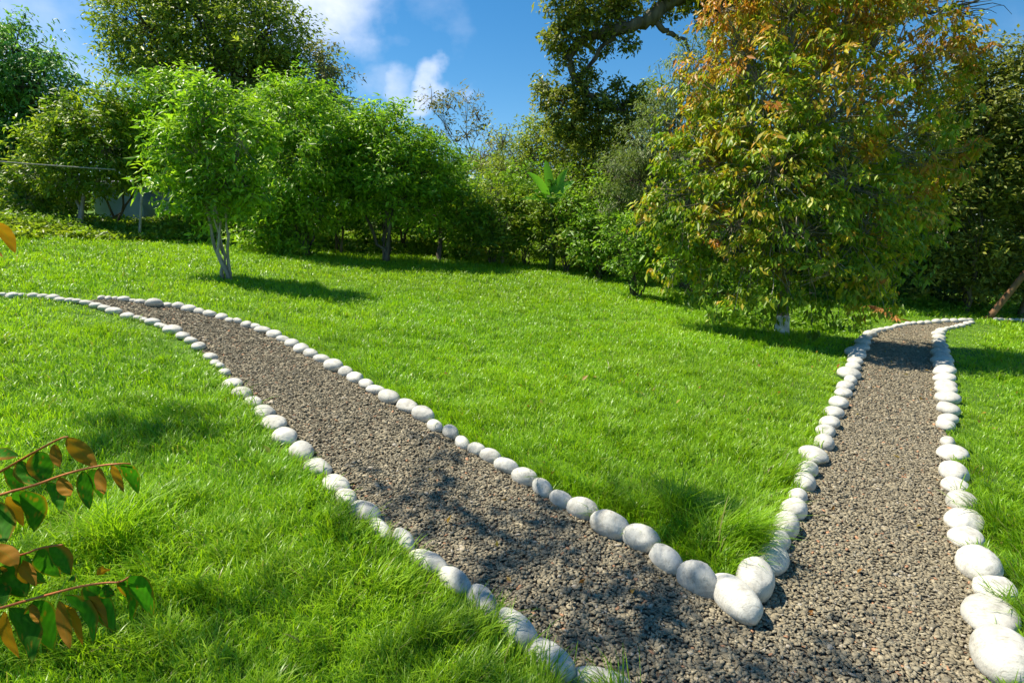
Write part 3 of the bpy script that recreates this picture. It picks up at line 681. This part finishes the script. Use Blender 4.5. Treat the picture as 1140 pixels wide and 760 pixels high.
for b_ in OB:
    m = max(10, int(11 * 4 * np.pi * b_[3] ** 2)); d = norm(rr.normal(0, 1, (m, 3))); c = np.array(b_[:3]); cc = c + d * (b_[3] * (.40 + .78 * rr.random(m) ** .8))[:, None]
    ac.append(cc); arr_.append(np.full(m, .22) * np.exp(rr.normal(0, .25, m))); ao.append(np.broadcast_to(c, (m, 3)))
    for q in range(min(m, 14)): g.tube(bez(c, cc[q], rr.normal(0, .05, 3), 4), np.linspace(.02, .005, 4), 3, cap=False)
V, Fc, col = leaves(np.concatenate(ac), np.concatenate(arr_), 24, .115, PAL['oak'], rr, .15, .46, None, np.concatenate(ao), 1, .75)
link('trunk', g.mesh('trunk', M_bark, True), oak); link('crown', mesh_np('crown', V, [Fc], M_leaf, col), oak)

# --- willow-like grey green tree
b = on_ground(760, 14.5)
tree('fine_leaved_tree', 'grey green tree with fine drooping leaves left of the orange tinged tree'.replace('left of', 'tucked behind'), 'tree', b,
     bl([(792, 70, 24, 0), (775, 105, 32, 0), (748, 135, 28, 0), (790, 150, 36, 0), (730, 170, 28, 0), (750, 195, 34, 0), (712, 200, 26, 0), (720, 235, 32, 0), (800, 40, 18, 0), (690, 225, 26, 0), (770, 235, 36, 0), (740, 265, 30, 0), (765, 65, 26, .2), (740, 105, 26, .2), (712, 160, 26, .2), (690, 190, 26, .2), (720, 130, 16, .3)], 14.5), .085, 40, 7.5, 'willow', .12, gcnt, M_bark, 1.0, .24, .26, seed=31, split=.5)
# --- hedge of mixed bushes, centre back
hb = [(548, 250, 30, 15.9, 'vine', 'tangled yellow green bush by the thin fence post'), (585, 240, 32, 16.6, 'mid', 'dense green bush growing right below the banana plant'),
      (630, 250, 34, 15.6, 'vine', 'broad mixed green bush at the middle of the back hedge'), (668, 262, 32, 14.6, 'mid', 'leafy bush next to the small lawn shrub in the back hedge'),
      (515, 262, 22, 16.6, 'mid', 'low shaded bush between the low dark tree and the fence post')]
for i_, (px, py, rp, Yb, pal, lab) in enumerate(hb):
    tree('hedge_bush', lab, 'bush', on_ground(px, Yb), bl([(px, py, rp, 0), (px - rp * .6, py - rp * .3, rp * .7, .2), (px + rp * .6, py - rp * .1, rp * .7, 0), (px, py - rp * .8, rp * .6, 0), (px - rp * .9, py - rp * .9, rp * .7, .5), (px + rp * .9, py - rp * .8, rp * .75, .5), (px, py - rp * 1.4, rp * .7, .6), (px - rp * .4, py + rp * .6, rp * .6, -.2), (px + rp * .5, py + rp * .7, rp * .6, -.2)], Yb),
         .10, 26, 7.5, pal, .035, 'bushes in the back hedge', M_bark, .2, .42, .24, stems=6, seed=40 + i_, split=.3)
# small shrub on the lawn edge
b = hit(708, 331)
tree('lawn_shrub', 'small shrub with a dark narrow foot standing at the lawn edge', 'shrub', b,
     bl([(700, 285, 24, 0), (722, 280, 22, 0), (685, 262, 20, .2), (712, 255, 22, 0), (708, 305, 18, 0), (735, 262, 18, 0)], b[1]), .085, 26, 10, 'mid', .05, None, M_bark, .2, .42, .19, stems=7, seed=50, split=.3)

# --- the large orange-tinged tree
b = hit(870, 371); Yt = b[1]; topz = at(870, -40, Yt)[2]
def autumn_t(cc, rr):
    h = (cc[:, 2] - b[2]) / (topz - b[2]); lf = np.clip((at(960, 100, Yt)[0] - cc[:, 0]) / 3.0, -.3, .5)
    v = vn1(cc[:, 0] + 20, cc[:, 2], 1.6)
    return np.clip(.17 + .62 * h + .50 * (v - .5) - .16 * lf + rr.normal(0, .10, len(h)), .02, .98)
tree('autumn_tinged_tree', 'large drooping tree turning orange, its trunk foot painted white', 'tree', b,
     bl([(880, 20, 60, 0), (940, 40, 56, .3), (830, 60, 46, 0), (850, 120, 62, -.3), (930, 120, 66, -.5), (1000, 80, 40, .3), (790, 120, 34, .2), (785, 180, 50, 0), (860, 190, 66, -.6), (945, 200, 60, -.6), (1010, 150, 42, 0),
         (760, 235, 40, 0), (815, 250, 52, -.4), (890, 260, 60, -.8), (960, 265, 46, -.6), (990, 225, 36, -.2), (860, 302, 32, -.9), (925, 305, 40, -.9), (970, 298, 26, -.7), (800, 300, 30, -.3), (1045, 110, 24, 0), (1050, 55, 20, 0), (1040, 170, 24, 0), (1070, 180, 14, -.2), (1075, 110, 16, 0),
         (740, 205, 18, 0), (765, 280, 26, 0), (835, 325, 18, -.8), (880, -50, 70, 0), (960, -20, 50, 0), (1090, 165, 8, -.2), (1085, 75, 9, 0), (750, 298, 24, 0), (782, 318, 18, -.2), (908, 326, 18, -.9), (955, 322, 20, -.6), (820, 334, 13, -.9), (868, 334, 10, -.3), (1050, 200, 26, .2), (1035, 250, 22, .2), (1000, 270, 28, 0), (1045, 15, 30, .2), (1000, 0, 40, 0), (1055, 60, 30, .2), (785, 90, 34, .2), (765, 165, 34, .2), (735, 240, 30, .2), (1015, 240, 34, 0), (1000, 295, 26, -.3), (810, 10, 34, .2)], Yt),
     .098, 24, 10.5, 'autumn', .085, None, M_bark_grey, 1.1, .38, .165, seed=60, split=.55, fill=.62, flat=.55, tint_fn=autumn_t, layer=.40, trunk_top=at(874, 150, Yt))
root = [o for o in bpy.data.objects if o.name == 'autumn_tinged_tree'][0]
g = Geo(); P = np.array([b + np.array([0, 0, z]) for z in (-.05, .05, .15, .25, .275)]); P[:, 0] += np.array([0, 0, .004, .006, .006]); g.tube(P, [.135, .108, .103, .101, .094], 14)
M_white = noise_mat('limewash', (.42, .44, .45), (.78, .79, .78), 9, .8, .5, 30)
pb = link('painted_foot', g.mesh('painted_foot', M_white, True), root); pb['label'] = 'white painted foot of the trunk'

# --- dark trees on the shaded side
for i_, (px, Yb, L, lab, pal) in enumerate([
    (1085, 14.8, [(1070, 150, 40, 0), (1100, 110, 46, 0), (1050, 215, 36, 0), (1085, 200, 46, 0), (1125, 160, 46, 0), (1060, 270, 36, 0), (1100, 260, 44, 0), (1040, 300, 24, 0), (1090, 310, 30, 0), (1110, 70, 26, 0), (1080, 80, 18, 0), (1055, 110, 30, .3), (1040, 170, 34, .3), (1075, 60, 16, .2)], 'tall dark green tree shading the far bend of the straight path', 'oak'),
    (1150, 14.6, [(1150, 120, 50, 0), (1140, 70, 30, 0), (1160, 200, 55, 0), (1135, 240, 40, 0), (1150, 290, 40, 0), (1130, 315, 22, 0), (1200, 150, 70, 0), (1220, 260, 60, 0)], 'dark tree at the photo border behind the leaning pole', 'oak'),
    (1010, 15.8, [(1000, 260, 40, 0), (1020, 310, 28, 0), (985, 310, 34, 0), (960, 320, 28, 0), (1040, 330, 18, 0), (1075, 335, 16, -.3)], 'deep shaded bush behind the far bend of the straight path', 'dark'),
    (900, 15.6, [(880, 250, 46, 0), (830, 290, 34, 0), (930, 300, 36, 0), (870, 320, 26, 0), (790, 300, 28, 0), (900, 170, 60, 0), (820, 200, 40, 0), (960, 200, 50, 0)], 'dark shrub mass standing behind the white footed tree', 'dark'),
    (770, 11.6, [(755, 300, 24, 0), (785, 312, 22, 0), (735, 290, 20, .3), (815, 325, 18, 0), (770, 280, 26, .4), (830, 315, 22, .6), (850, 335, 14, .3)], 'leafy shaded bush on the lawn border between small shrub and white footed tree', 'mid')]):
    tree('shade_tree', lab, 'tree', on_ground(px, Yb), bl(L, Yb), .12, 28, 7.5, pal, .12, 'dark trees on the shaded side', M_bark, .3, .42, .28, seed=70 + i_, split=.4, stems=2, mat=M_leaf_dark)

# --- far wood closing the view behind the garden
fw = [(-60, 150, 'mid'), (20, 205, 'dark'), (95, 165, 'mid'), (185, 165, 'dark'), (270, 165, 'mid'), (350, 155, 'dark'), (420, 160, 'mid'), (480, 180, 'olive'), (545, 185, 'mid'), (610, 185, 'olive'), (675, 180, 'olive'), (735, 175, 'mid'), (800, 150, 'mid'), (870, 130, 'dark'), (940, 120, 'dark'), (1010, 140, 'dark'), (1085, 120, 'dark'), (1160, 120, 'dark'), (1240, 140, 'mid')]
names = ['behind the drooping tree', 'behind the pale open tree trunk', 'behind the weedy bank', 'behind the blue grey shed', 'under the very large olive tree', 'behind the bushy bright tree', 'behind the fan stemmed tree', 'under the thin open tree', 'behind the half bare shrub', 'behind the banana plant', 'under the crooked limb', 'behind the fine leaved tree', 'behind the orange tree crown', 'behind the white footed trunk', 'behind the orange tree shaded side', 'behind the far path bend', 'behind the tall dark tree', 'behind the leaning pole', 'beyond the leaning pole']
for i_, (px, ty, pal) in enumerate(fw):
    Yb = 23 + (i_ % 3) * 1.8
    L = []
    rr = np.random.default_rng(90 + i_)
    if i_ in (0,): L = [(px, 190, 40, 0), (px, 230, 30, 0)]
    yy = ty + 22
    while yy < 330:
        for q in (-1, 0, 1): L.append((px + q * 30 + rr.normal(0, 6), yy + rr.normal(0, 6) + abs(q) * 8, 27 + rr.normal(0, 3), rr.normal(0, .5)))
        yy += 32
    L = [l for l in L if l[1] < 300 or l[0] > 700]
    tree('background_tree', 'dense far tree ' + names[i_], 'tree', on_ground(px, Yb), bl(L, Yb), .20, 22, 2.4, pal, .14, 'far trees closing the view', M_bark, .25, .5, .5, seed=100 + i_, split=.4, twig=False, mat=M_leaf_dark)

# ------------------------------------------------------------------ weedy bank at the back of the lawn (nobody could count these)
def weeds():
    rr = np.random.default_rng(5); n = 8200
    px = rr.uniform(-60, 770, n)
    kx = [-60, 0, 100, 200, 300, 400, 500, 600, 680, 740, 800]; ky = [264, 268, 271, 270, 276, 283, 287, 291, 312, 330, 345]
    eY = np.interp(px, kx, [hit(a_, b_)[1] for a_, b_ in zip(kx, ky)]); Yb = eY + rr.random(n) ** 1.3 * 4.2 + .4 * vn3(px, px * 0, .03)
    d = np.stack([(px - 570) / F / .987, np.ones(n)], -1); x = d[:, 0] * Yb; y = Yb; lowd = 1 - .55 * ((px > 95) & (px < 195))
    h = (.06 + .5 * vn1(x, y, .8)) * np.clip((Yb - eY) / 1.2, .15, 1) * np.where(px < 320, 1.0, .8)
    z = ground(x, y) + h * lowd * rr.random(n)
    m = (x < 2.6)
    C_ = np.stack([x, y, z], -1)[m]
    V, Fc, col = leaves(C_, np.full(len(C_), .17), 16, .10, PAL['vine'], rr, 0, .5, np.clip(vn2(C_[:, 0], C_[:, 1], .7) * 1.1, 0, .99), None, 1, .8)
    return mesh_np('weeds', V, [Fc], M_leaf, col)
tag(link('weeds', weeds()), kind='stuff', label='knee high weeds and creepers along the back of the lawn', cat='weeds')
def under():
    rr = np.random.default_rng(6); n = 2600
    px = rr.uniform(780, 1260, n); Yb = rr.uniform(13.2, 16.5, n)
    x = (px - 570) / F / .987 * Yb; eY = hit(1122, 357)[1]; k_ = (x < 6.8) | (Yb > eY + .75); x, Yb = x[k_], Yb[k_]; n = len(x); h = .05 + .5 * vn1(x, Yb, .8) * np.clip((Yb - 13) / 2.5, .1, 1)
    C_ = np.stack([x, Yb, ground(x, Yb) + h * rr.random(n)], -1)
    n2 = 420; px2 = rr.uniform(790, 960, n2); Y2 = Yt + rr.uniform(.4, 2.2, n2); x2 = (px2 - 570) / F / .987 * Y2
    C_ = np.concatenate([C_, np.stack([x2, Y2, ground(x2, Y2) + rr.uniform(.02, .16, n2)], -1)])
    V, Fc, col = leaves(C_, np.full(len(C_), .15), 14, .085, PAL['mid'], rr, 0, .5, None, None, 1, .8)
    return mesh_np('groundcover', V, [Fc], M_leaf, col)
tag(link('undergrowth', under()), kind='stuff', label='low leafy ground cover in the shade beneath the dark trees', cat='undergrowth')

def litter():
    rr = np.random.default_rng(15); n = 260
    x = np.concatenate([rr.normal(3.6, 1.6, 170), rr.uniform(-1.5, 3.2, 90)]); y = np.concatenate([rr.normal(8.2, 1.8, 170), rr.uniform(2.2, 6, 90)])
    C_ = np.stack([x, y, ground(x, y) + .035 - .012 * on_path(x, y)], -1)
    V, Fc, col = leaves(C_, np.full(n, .02), 1, .042, [(.35, .13, .03), (.42, .24, .05), (.40, .34, .08)], rr, 0, .5, None, None, 1, .05)
    return mesh_np('fallen_leaves', V, [Fc], M_leaf, col)
tag(link('fallen_leaves', litter()), kind='stuff', label='scattered small brown and yellow fallen leaves on gravel and grass', cat='leaves')
# ------------------------------------------------------------------ banana plant
b = on_ground(614, 15.6); rt_ = thing('banana_plant', 'banana plant lifting bright broad leaves above the back hedge', 'banana plant', b)
g = Geo(); crown = at(614, 226, 15.6); g.tube(bez(b - [0, 0, .05], crown, np.array([.05, 0, 0]), 6), np.linspace(.10, .05, 6), 8, (.10, .16, .04))
link('stem', g.mesh('stem', M_leaf, True), rt_)
rr = np.random.default_rng(9)
for (tx, ty, wpx) in ((607, 178, 12), (586, 192, 12), (640, 202, 13), (594, 212, 11), (632, 188, 11), (650, 224, 12), (580, 222, 10), (618, 200, 12)):
    g = Geo(); tip = at(tx, ty, 15.4 + rr.uniform(-.5, .3)); L_ = np.linalg.norm(tip - crown); P = bez(crown, tip, np.array([0, 0, .22 * L_]), 9)
    T = norm(np.gradient(P, axis=0)); sd = norm(np.cross(T, np.array([0, -1, .5]))); wv = wpx * 15.6 / F * np.array([.05, .5, .85, 1, 1, .9, .7, .45, .03]) * .8
    up = np.cross(sd, T); Vv = np.stack([P - sd * wv[:, None] / 2 + up * wv[:, None] * .15, P, P + sd * wv[:, None] / 2 + up * wv[:, None] * .15], 1).reshape(-1, 3)
    i = np.arange(8)[:, None] * 3; q = np.concatenate([i + np.array([0, 1, 4, 3]), i + np.array([1, 2, 5, 4])])
    g.add(Vv, [q], (.18, .42, .035)); link('leaf', g.mesh('leaf', M_leaf, True), rt_)

# ------------------------------------------------------------------ shed behind the trees
def box(g, lo, hi, col=None):
    x0, y0, z0 = lo; x1, y1, z1 = hi
    V = [(x0, y0, z0), (x1, y0, z0), (x1, y1, z0), (x0, y1, z0), (x0, y0, z1), (x1, y0, z1), (x1, y1, z1), (x0, y1, z1)]
    g.add(V, [np.array([(0, 3, 2, 1), (4, 5, 6, 7), (0, 1, 5, 4), (1, 2, 6, 5), (2, 3, 7, 6), (3, 0, 4, 7)])], col)
M_shed = noise_mat('shed_sheet', (.30, .40, .52), (.45, .56, .68), 2, .5, .2, 10)
M_roof = noise_mat('shed_roof', (.22, .24, .26), (.38, .40, .42), 3, .5, .2, 10)
Ys = 19.5; p0 = at(108, 250, Ys); p1 = at(184, 205, Ys); zb = float(ground((p0[0] + p1[0]) / 2, Ys)) - .1
shed = thing('shed', 'blue grey sheet metal shed half hidden behind the trees', 'shed', ((p0[0] + p1[0]) / 2, Ys, zb))
g = Geo(); n = 40; xs_ = np.linspace(p0[0], p1[0], n * 2 + 1); zz = p1[2]
yy_ = Ys + .025 * np.where(np.arange(n * 2 + 1) % 2, 1, -1)
Vv = np.concatenate([np.stack([xs_, yy_, np.full_like(xs_, zb)], -1), np.stack([xs_, yy_, np.full_like(xs_, zz)], -1)]); m_ = len(xs_)
i = np.arange(m_ - 1); g.add(Vv, [np.stack([i, i + 1, i + 1 + m_, i + m_], -1)])
box(g, (p0[0], Ys + .04, zb), (p1[0], Ys + 2.4, zz - .01)); link('wall', g.mesh('wall', M_shed), shed)
g = Geo(); V_ = [(p0[0] - .2, Ys - .25, zz + .0), (p1[0] + .2, Ys - .25, zz + .0), (p1[0] + .2, Ys + 2.7, zz + .35), (p0[0] - .2, Ys + 2.7, zz + .35)]
V_ = np.array(V_ + [(a, b_, c - .05) for a, b_, c in V_]) + np.array([0, 0, .06]); g.add(V_, [np.array([(0, 1, 2, 3), (7, 6, 5, 4), (0, 4, 5, 1), (1, 5, 6, 2), (2, 6, 7, 3), (3, 7, 4, 0)])]); link('roof', g.mesh('roof', M_roof), shed)
g = Geo(); dx = p0[0] + (p1[0] - p0[0]) * .68; box(g, (dx, Ys - .06, zb + .1), (dx + .62, Ys - .03, zz - .25)); dr = link('door', g.mesh('door', noise_mat('shed_door', (.16, .20, .26), (.24, .3, .36), 3)), shed)

# ------------------------------------------------------------------ fence posts, cable, leaning pole, dry frond
M_post = noise_mat('weathered_post', (.20, .17, .13), (.44, .39, .32), 12, .9, .6, 40, (1, 1, .15))
for (px, Yb, py_top, lab, r0, mt) in ((92, 14.9, 218, 'pale weathered round post standing in the weedy bank', .045, M_post), (157, 14.3, 209, 'straight thin grey post in front of the blue grey shed', .028, noise_mat('metal_post', (.25, .22, .2), (.42, .38, .34), 9, .6)),
                                (559, 16.3, 250, 'pale post glimpsed in the back hedge below the bare twigs', .05, M_post)):
    b = on_ground(px, Yb); t_ = at(px, py_top, Yb); g = Geo(); P = bez(b - [0, 0, .2], t_ + [.02, 0, 0], np.array([.01, 0, 0]), 8); g.tube(P - b, np.linspace(r0 * 1.1, r0 * .9, 8), 8)
    tag(link('fence_post', g.mesh('fence_post', mt, True), None, b), lab, 'post', 'posts at the back of the lawn')
g = Geo(); a0 = at(-160, 166, 12.5); a1 = at(128, 189, 14.2); P = bez(a0, a1, np.array([0, 0, -.05]), 16); g.tube(P - a0, .015, 8)
tag(link('cable', g.mesh('cable', noise_mat('grey_cable', (.20, .19, .17), (.36, .34, .30), 20), True), None, a0), 'pale grey cable stretched in front of the trees, ending in foliage', 'cable')
g = Geo(); b = hit(1098, 355); t_ = at(1175, 262, b[1] - .3); P = bez(b - [0, 0, .05], t_, np.array([0, 0, -.03]), 10); g.tube(P - b, np.linspace(.075, .062, 10), 9)
tag(link('leaning_pole', g.mesh('leaning_pole', noise_mat('brown_wood', (.16, .075, .03), (.34, .18, .085), 10, .7, .5, 40, (1, 1, .2)), True), None, b), 'reddish brown wooden pole leaning at the far bend of the path', 'pole')
b = hit(985, 353); g = Geo(); rr = np.random.default_rng(8); A0 = hit(968, 345) + [0, 0, .10]; A1 = hit(1000, 360) + [0, 0, .05]
P = bez(A0, A1, np.array([0, 0, .10]), 12); g.tube(P - b, np.linspace(.02, .006, 12), 5, (.30, .16, .06))
for q in range(90):
    t = rr.uniform(.02, .98); p = P[int(t * 11)]; d = norm(rr.normal(0, 1, 3) * np.array([1, 1, .3]) + (A1 - A0)); s = norm(np.cross(d, [0, 0, 1.])) * .018; e = p + d * rr.uniform(.15, .38); e[2] = max(e[2] - .08, float(ground(e[0], e[1])) + .03); mid = (p + e) / 2 + [0, 0, .03]
    g.add(np.array([p, mid + s, e, mid - s]) - b, [np.array([(0, 1, 2), (0, 2, 3)])], np.array([.42, .20, .06]) * rr.uniform(.6, 1.2))
tag(link('dry_frond', g.mesh('dry_frond', leaf_mat('dry_leaf', .25, .7, .2)), None, b), 'dry orange brown fallen frond lying on grass beside the far bend', 'dead frond')

# ------------------------------------------------------------------ near plants at the photo's border: a shrub with arching sprays
M_near = leaf_mat('near_leaf', .38, .65, .08, (1.1, 1.3, .4)); M_stalk = noise_mat('red_stalk', (.36, .09, .02), (.5, .17, .04), 30, .5)
sh_base = np.array([-1.75, .95, float(ground(-1.75, .95))]); shrub = thing('arching_shrub', 'near shrub arching red stalked sprays of drooping brown edged leaves over the grass', 'shrub', sh_base)
g = Geo(); node = sh_base + np.array([.05, .05, .75]); g.tube(bez(sh_base - [0, 0, .05], node, np.array([.05, 0, 0]), 8), np.linspace(.03, .018, 8), 8); link('stem', g.mesh('stem', M_bark, True), shrub)
def near_leaf(g, p0, p1, width, rr, curl=.35, brown=.3, face=None):
    """a drooping elliptical leaf from p0 to p1, one edge dry and rolled"""
    nu, nv = 15, 13; ax = p1 - p0; L = np.linalg.norm(ax); T = ax / L
    view = face if face is not None else norm(np.array([0, 0, CAMH]) - p0); view = norm(view + rr.normal(0, .30, 3)); sd = norm(np.cross(T, view)); nn = np.cross(sd, T)
    u = np.linspace(0, 1, nu)[:, None]; v = np.linspace(-1, 1, nv)[None]
    wp = np.sin(np.pi * np.clip(u, 0, 1) ** .85) ** .75 * (1 - .12 * u)
    X_ = v * wp * width / 2
    bendz = curl * width * (np.abs(v) ** 1.6) * wp * .55 + .10 * L * np.sin(np.pi * u) + .0012 * np.sin(u * 17 + v * 3)
    Pp = p0 + T * (u * L)[..., None] + sd * X_[..., None] + nn * (-bendz)[..., None]
    c = np.zeros((nu, nv, 3)); green = np.array([.045, .17, .010]) * rr.uniform(.75, 1.35); br = np.array([.36, .165, .016])
    s = 1 if rr.random() < .6 else -1
    ed = np.clip((v * s - (1 - 2 * brown * (rr.uniform(.3, 1.0) if brown < .7 else 1.4))) * 3.5, 0, 1) + np.clip((np.abs(v) - .9) * 6, 0, .6) + 0 * u
    ed = np.clip(ed + .4 * np.clip(u - .88, 0, .2) * 4, 0, 1)[..., None]
    rib = (np.abs(v) < .08)[..., None] * .25 + 0 * ed
    spot = (np.random.default_rng(int(rr.integers(1e6))).random((nu, nv)) < .035)[..., None] * .8
    c[:] = green * (1 + .18 * np.sin(u * 34 + np.abs(v) * 9))[..., None]; ed = np.maximum(ed, spot); c = c * (1 - ed) + br * ed; c = c * (1 - rib) + np.array([.10, .20, .03]) * rib
    i = np.arange(nu - 1)[:, None] * nv; j = np.arange(nv - 1)[None]
    q = np.stack([i + j, i + j + 1, i + nv + j + 1, i + nv + j], -1).reshape(-1, 4)
    g.add(Pp.reshape(-1, 3), [q], c.reshape(-1, 3))
DS = 1.15
def spray(pts, leaves_, Yd, seed, rad=.0030):
    rr = np.random.default_rng(seed)
    P = smooth_line([at(px, py, Yd + dy) for (px, py, dy) in pts])
    start = bez(node, P[0], np.array([0, 0, .12]), 8)
    full = np.concatenate([start[:-1], P]); g = Geo(); rd = np.concatenate([np.linspace(.009, rad, 7), np.linspace(rad, rad * .5, len(P))]); g.tube(full, rd, 7)
    br = link('spray_stalk', g.mesh('spray_stalk', M_stalk, True), shrub)
    for (x0, y0, x1, y1, w, brn) in leaves_:
        g = Geo(); dd = rr.uniform(-.05, .05)
        p0 = at(x0, y0, Yd); p1 = at(x1, y1, Yd + dd); near_leaf(g, p0, p1, w * Yd / F * 1.02, rr, .3, brn * .8)
        o = link('leaf', g.mesh('leaf', M_near, True), br); o.location = -Vector(shrub.location) * 0
        o.location = (0, 0, 0)
# upper spray
spray([(-60, 560, 0), (0, 525, 0), (40, 502, 0), (68, 487, 0), (76, 486, 0)],
      [(74, 487, 108, 520, 20, .9), (42, 502, 52, 538, 27, .35), (60, 494, 66, 520, 12, .9), (22, 512, 42, 540, 22, .4), (-10, 512, 22, 508, 20, .6), (6, 520, 22, 556, 18, .3), (-20, 530, -8, 580, 24, .3)], 1.15, 1)
spray([(-50, 570, 0), (0, 550, 0), (40, 540, 0), (70, 528, 0), (110, 518, 0), (132, 516, 0), (145, 516, .02)],
      [(52, 537, 68, 570, 20, .15), (66, 531, 78, 552, 15, .95), (92, 524, 100, 567, 17, .25), (102, 522, 114, 556, 16, .4), (110, 520, 116, 550, 12, .95), (124, 517, 138, 548, 9, 1.0), (136, 516, 154, 550, 17, .2), (28, 546, 38, 592, 30, .2), (8, 552, 26, 586, 14, .9), (-12, 556, 6, 604, 30, .25), (14, 548, 50, 570, 18, .2)], 1.05, 2)
# lower sprays
spray([(-60, 690, 0), (0, 677, 0), (30, 668, 0), (60, 660, 0), (90, 652, 0), (118, 648, 0), (135, 648, 0), (146, 640, .02)],
      [(10, 676, 36, 738, 36, .15), (4, 680, 22, 732, 14, .95), (38, 668, 60, 724, 32, .2), (34, 672, 42, 694, 10, .9), (66, 668, 78, 722, 15, .9), (72, 662, 104, 716, 36, .25), (70, 672, 92, 718, 12, 1.), (94, 650, 128, 702, 27, .3), (92, 655, 120, 698, 12, .9), (130, 648, 146, 694, 17, .2), (132, 646, 154, 676, 14, .8), (146, 640, 170, 686, 24, .12), (108, 640, 120, 634, 12, .9), (112, 655, 128, 662, 16, .1)], 1.0, 3)
spray([(-60, 640, 0), (-10, 622, 0), (25, 618, 0), (45, 609, 0), (70, 606, 0)],
      [(24, 617, 52, 648, 30, .3), (44, 610, 68, 642, 26, .3), (56, 606, 78, 640, 22, .4), (-10, 606, 20, 628, 20, 1.0), (14, 622, 40, 652, 16, .95), (-4, 632, 30, 664, 34, .15), (-16, 650, 6, 672, 26, .2), (2, 630, 4, 650, 8, .9), (-30, 630, 2, 640, 18, .3), (80, 646, 84, 638, 8, .5)], 1.1, 4)
# the single brown leaf tip that hangs in at eye level
spray([(-90, 300, 0), (-40, 262, 0), (-12, 246, 0)], [(-6, 246, 17, 282, 15, 1.0), (-10, 248, 3, 286, 13, 1.0)], 1.1, 5)

# ------------------------------------------------------------------ the tree whose shade falls on the near path and lawn
sb = np.array([-6.2, -1.2, float(ground(-6.2, -1.2))])
def cast(px, py, h):
    p = hit(px, py); return p + SUN / SUN[2] * h
SH = [(600, 600, 5.2, .34, 1.0), (530, 545, 5.0, .30, .9), (680, 660, 5.2, .34, 1), (640, 560, 5.4, .24, 1.1), (760, 700, 5.0, .34, .9), (450, 560, 5.0, .22, .8), (700, 740, 5.0, .36, 1), (610, 690, 4.9, .2, .6), (830, 745, 5.0, .28, .8),
      (796, 574, 5.2, .13, 6.0), (745, 560, 5.3, .12, 2.5), (165, 476, 5.4, .26, 3.2), (205, 488, 5.4, .16, 1.8), (60, 600, 4.6, .3, .3), (110, 700, 4.4, .4, .5), (20, 740, 4.2, .5, .6), (200, 735, 4.4, .3, .5), (300, 745, 4.4, .2, .4), (560, 620, 5.0, .14, .6), (500, 500, 5.2, .14, .5)]
rr = np.random.default_rng(77)
st = thing('overhanging_tree', 'broad tree outside the view throwing dappled shade on the near path', 'tree', sb)
g = Geo(); ft = sb + np.array([.3, .5, 4.6]); g.tube(bez(sb - [0, 0, .1], ft, np.array([.1, .1, 0]), 9, rr), np.linspace(.22, .15, 9), 12)
ac, rcs, ao = [], [], []
for (px, py, h, r_, den) in SH:
    c = cast(px, py, h); mid = ft + (c - ft) * .55 + np.array([0, 0, .5]); P = np.concatenate([bez(ft, mid, np.array([0, 0, .3]), 5, rr)[:-1], bez(mid, c, np.array([0, 0, .05]), 5, rr)]); g.tube(P, np.linspace(.028, .005, len(P)), 6)
    m = max(4, int(43 * r_ * den)); d = rr.normal(0, .55, (m, 3)) * np.array([1.5, 1.0, .6]); cc = c + d * r_
    for q in range(m): g.tube(bez(P[-1 - int(rr.integers(3))], cc[q], rr.normal(0, .03, 3), 4), np.linspace(.008, .003, 4), 3, cap=False)
    ac.append(cc); rcs.append(np.full(m, .10)); ao.append(np.broadcast_to(c, (m, 3)))
V, Fc, col = leaves(np.concatenate(ac), np.concatenate(rcs), 9, .085, PAL['mid'], rr, .5, .42, None, np.concatenate(ao), 1, .7)
link('trunk', g.mesh('trunk', M_bark_grey, True), st); link('crown', mesh_np('crown', V, [Fc], M_leaf, col), st)
tot = sum(len(o.data.polygons) for o in bpy.data.objects if o.type == 'MESH')
print('POLYS', tot, 'OBJ', len(bpy.data.objects))
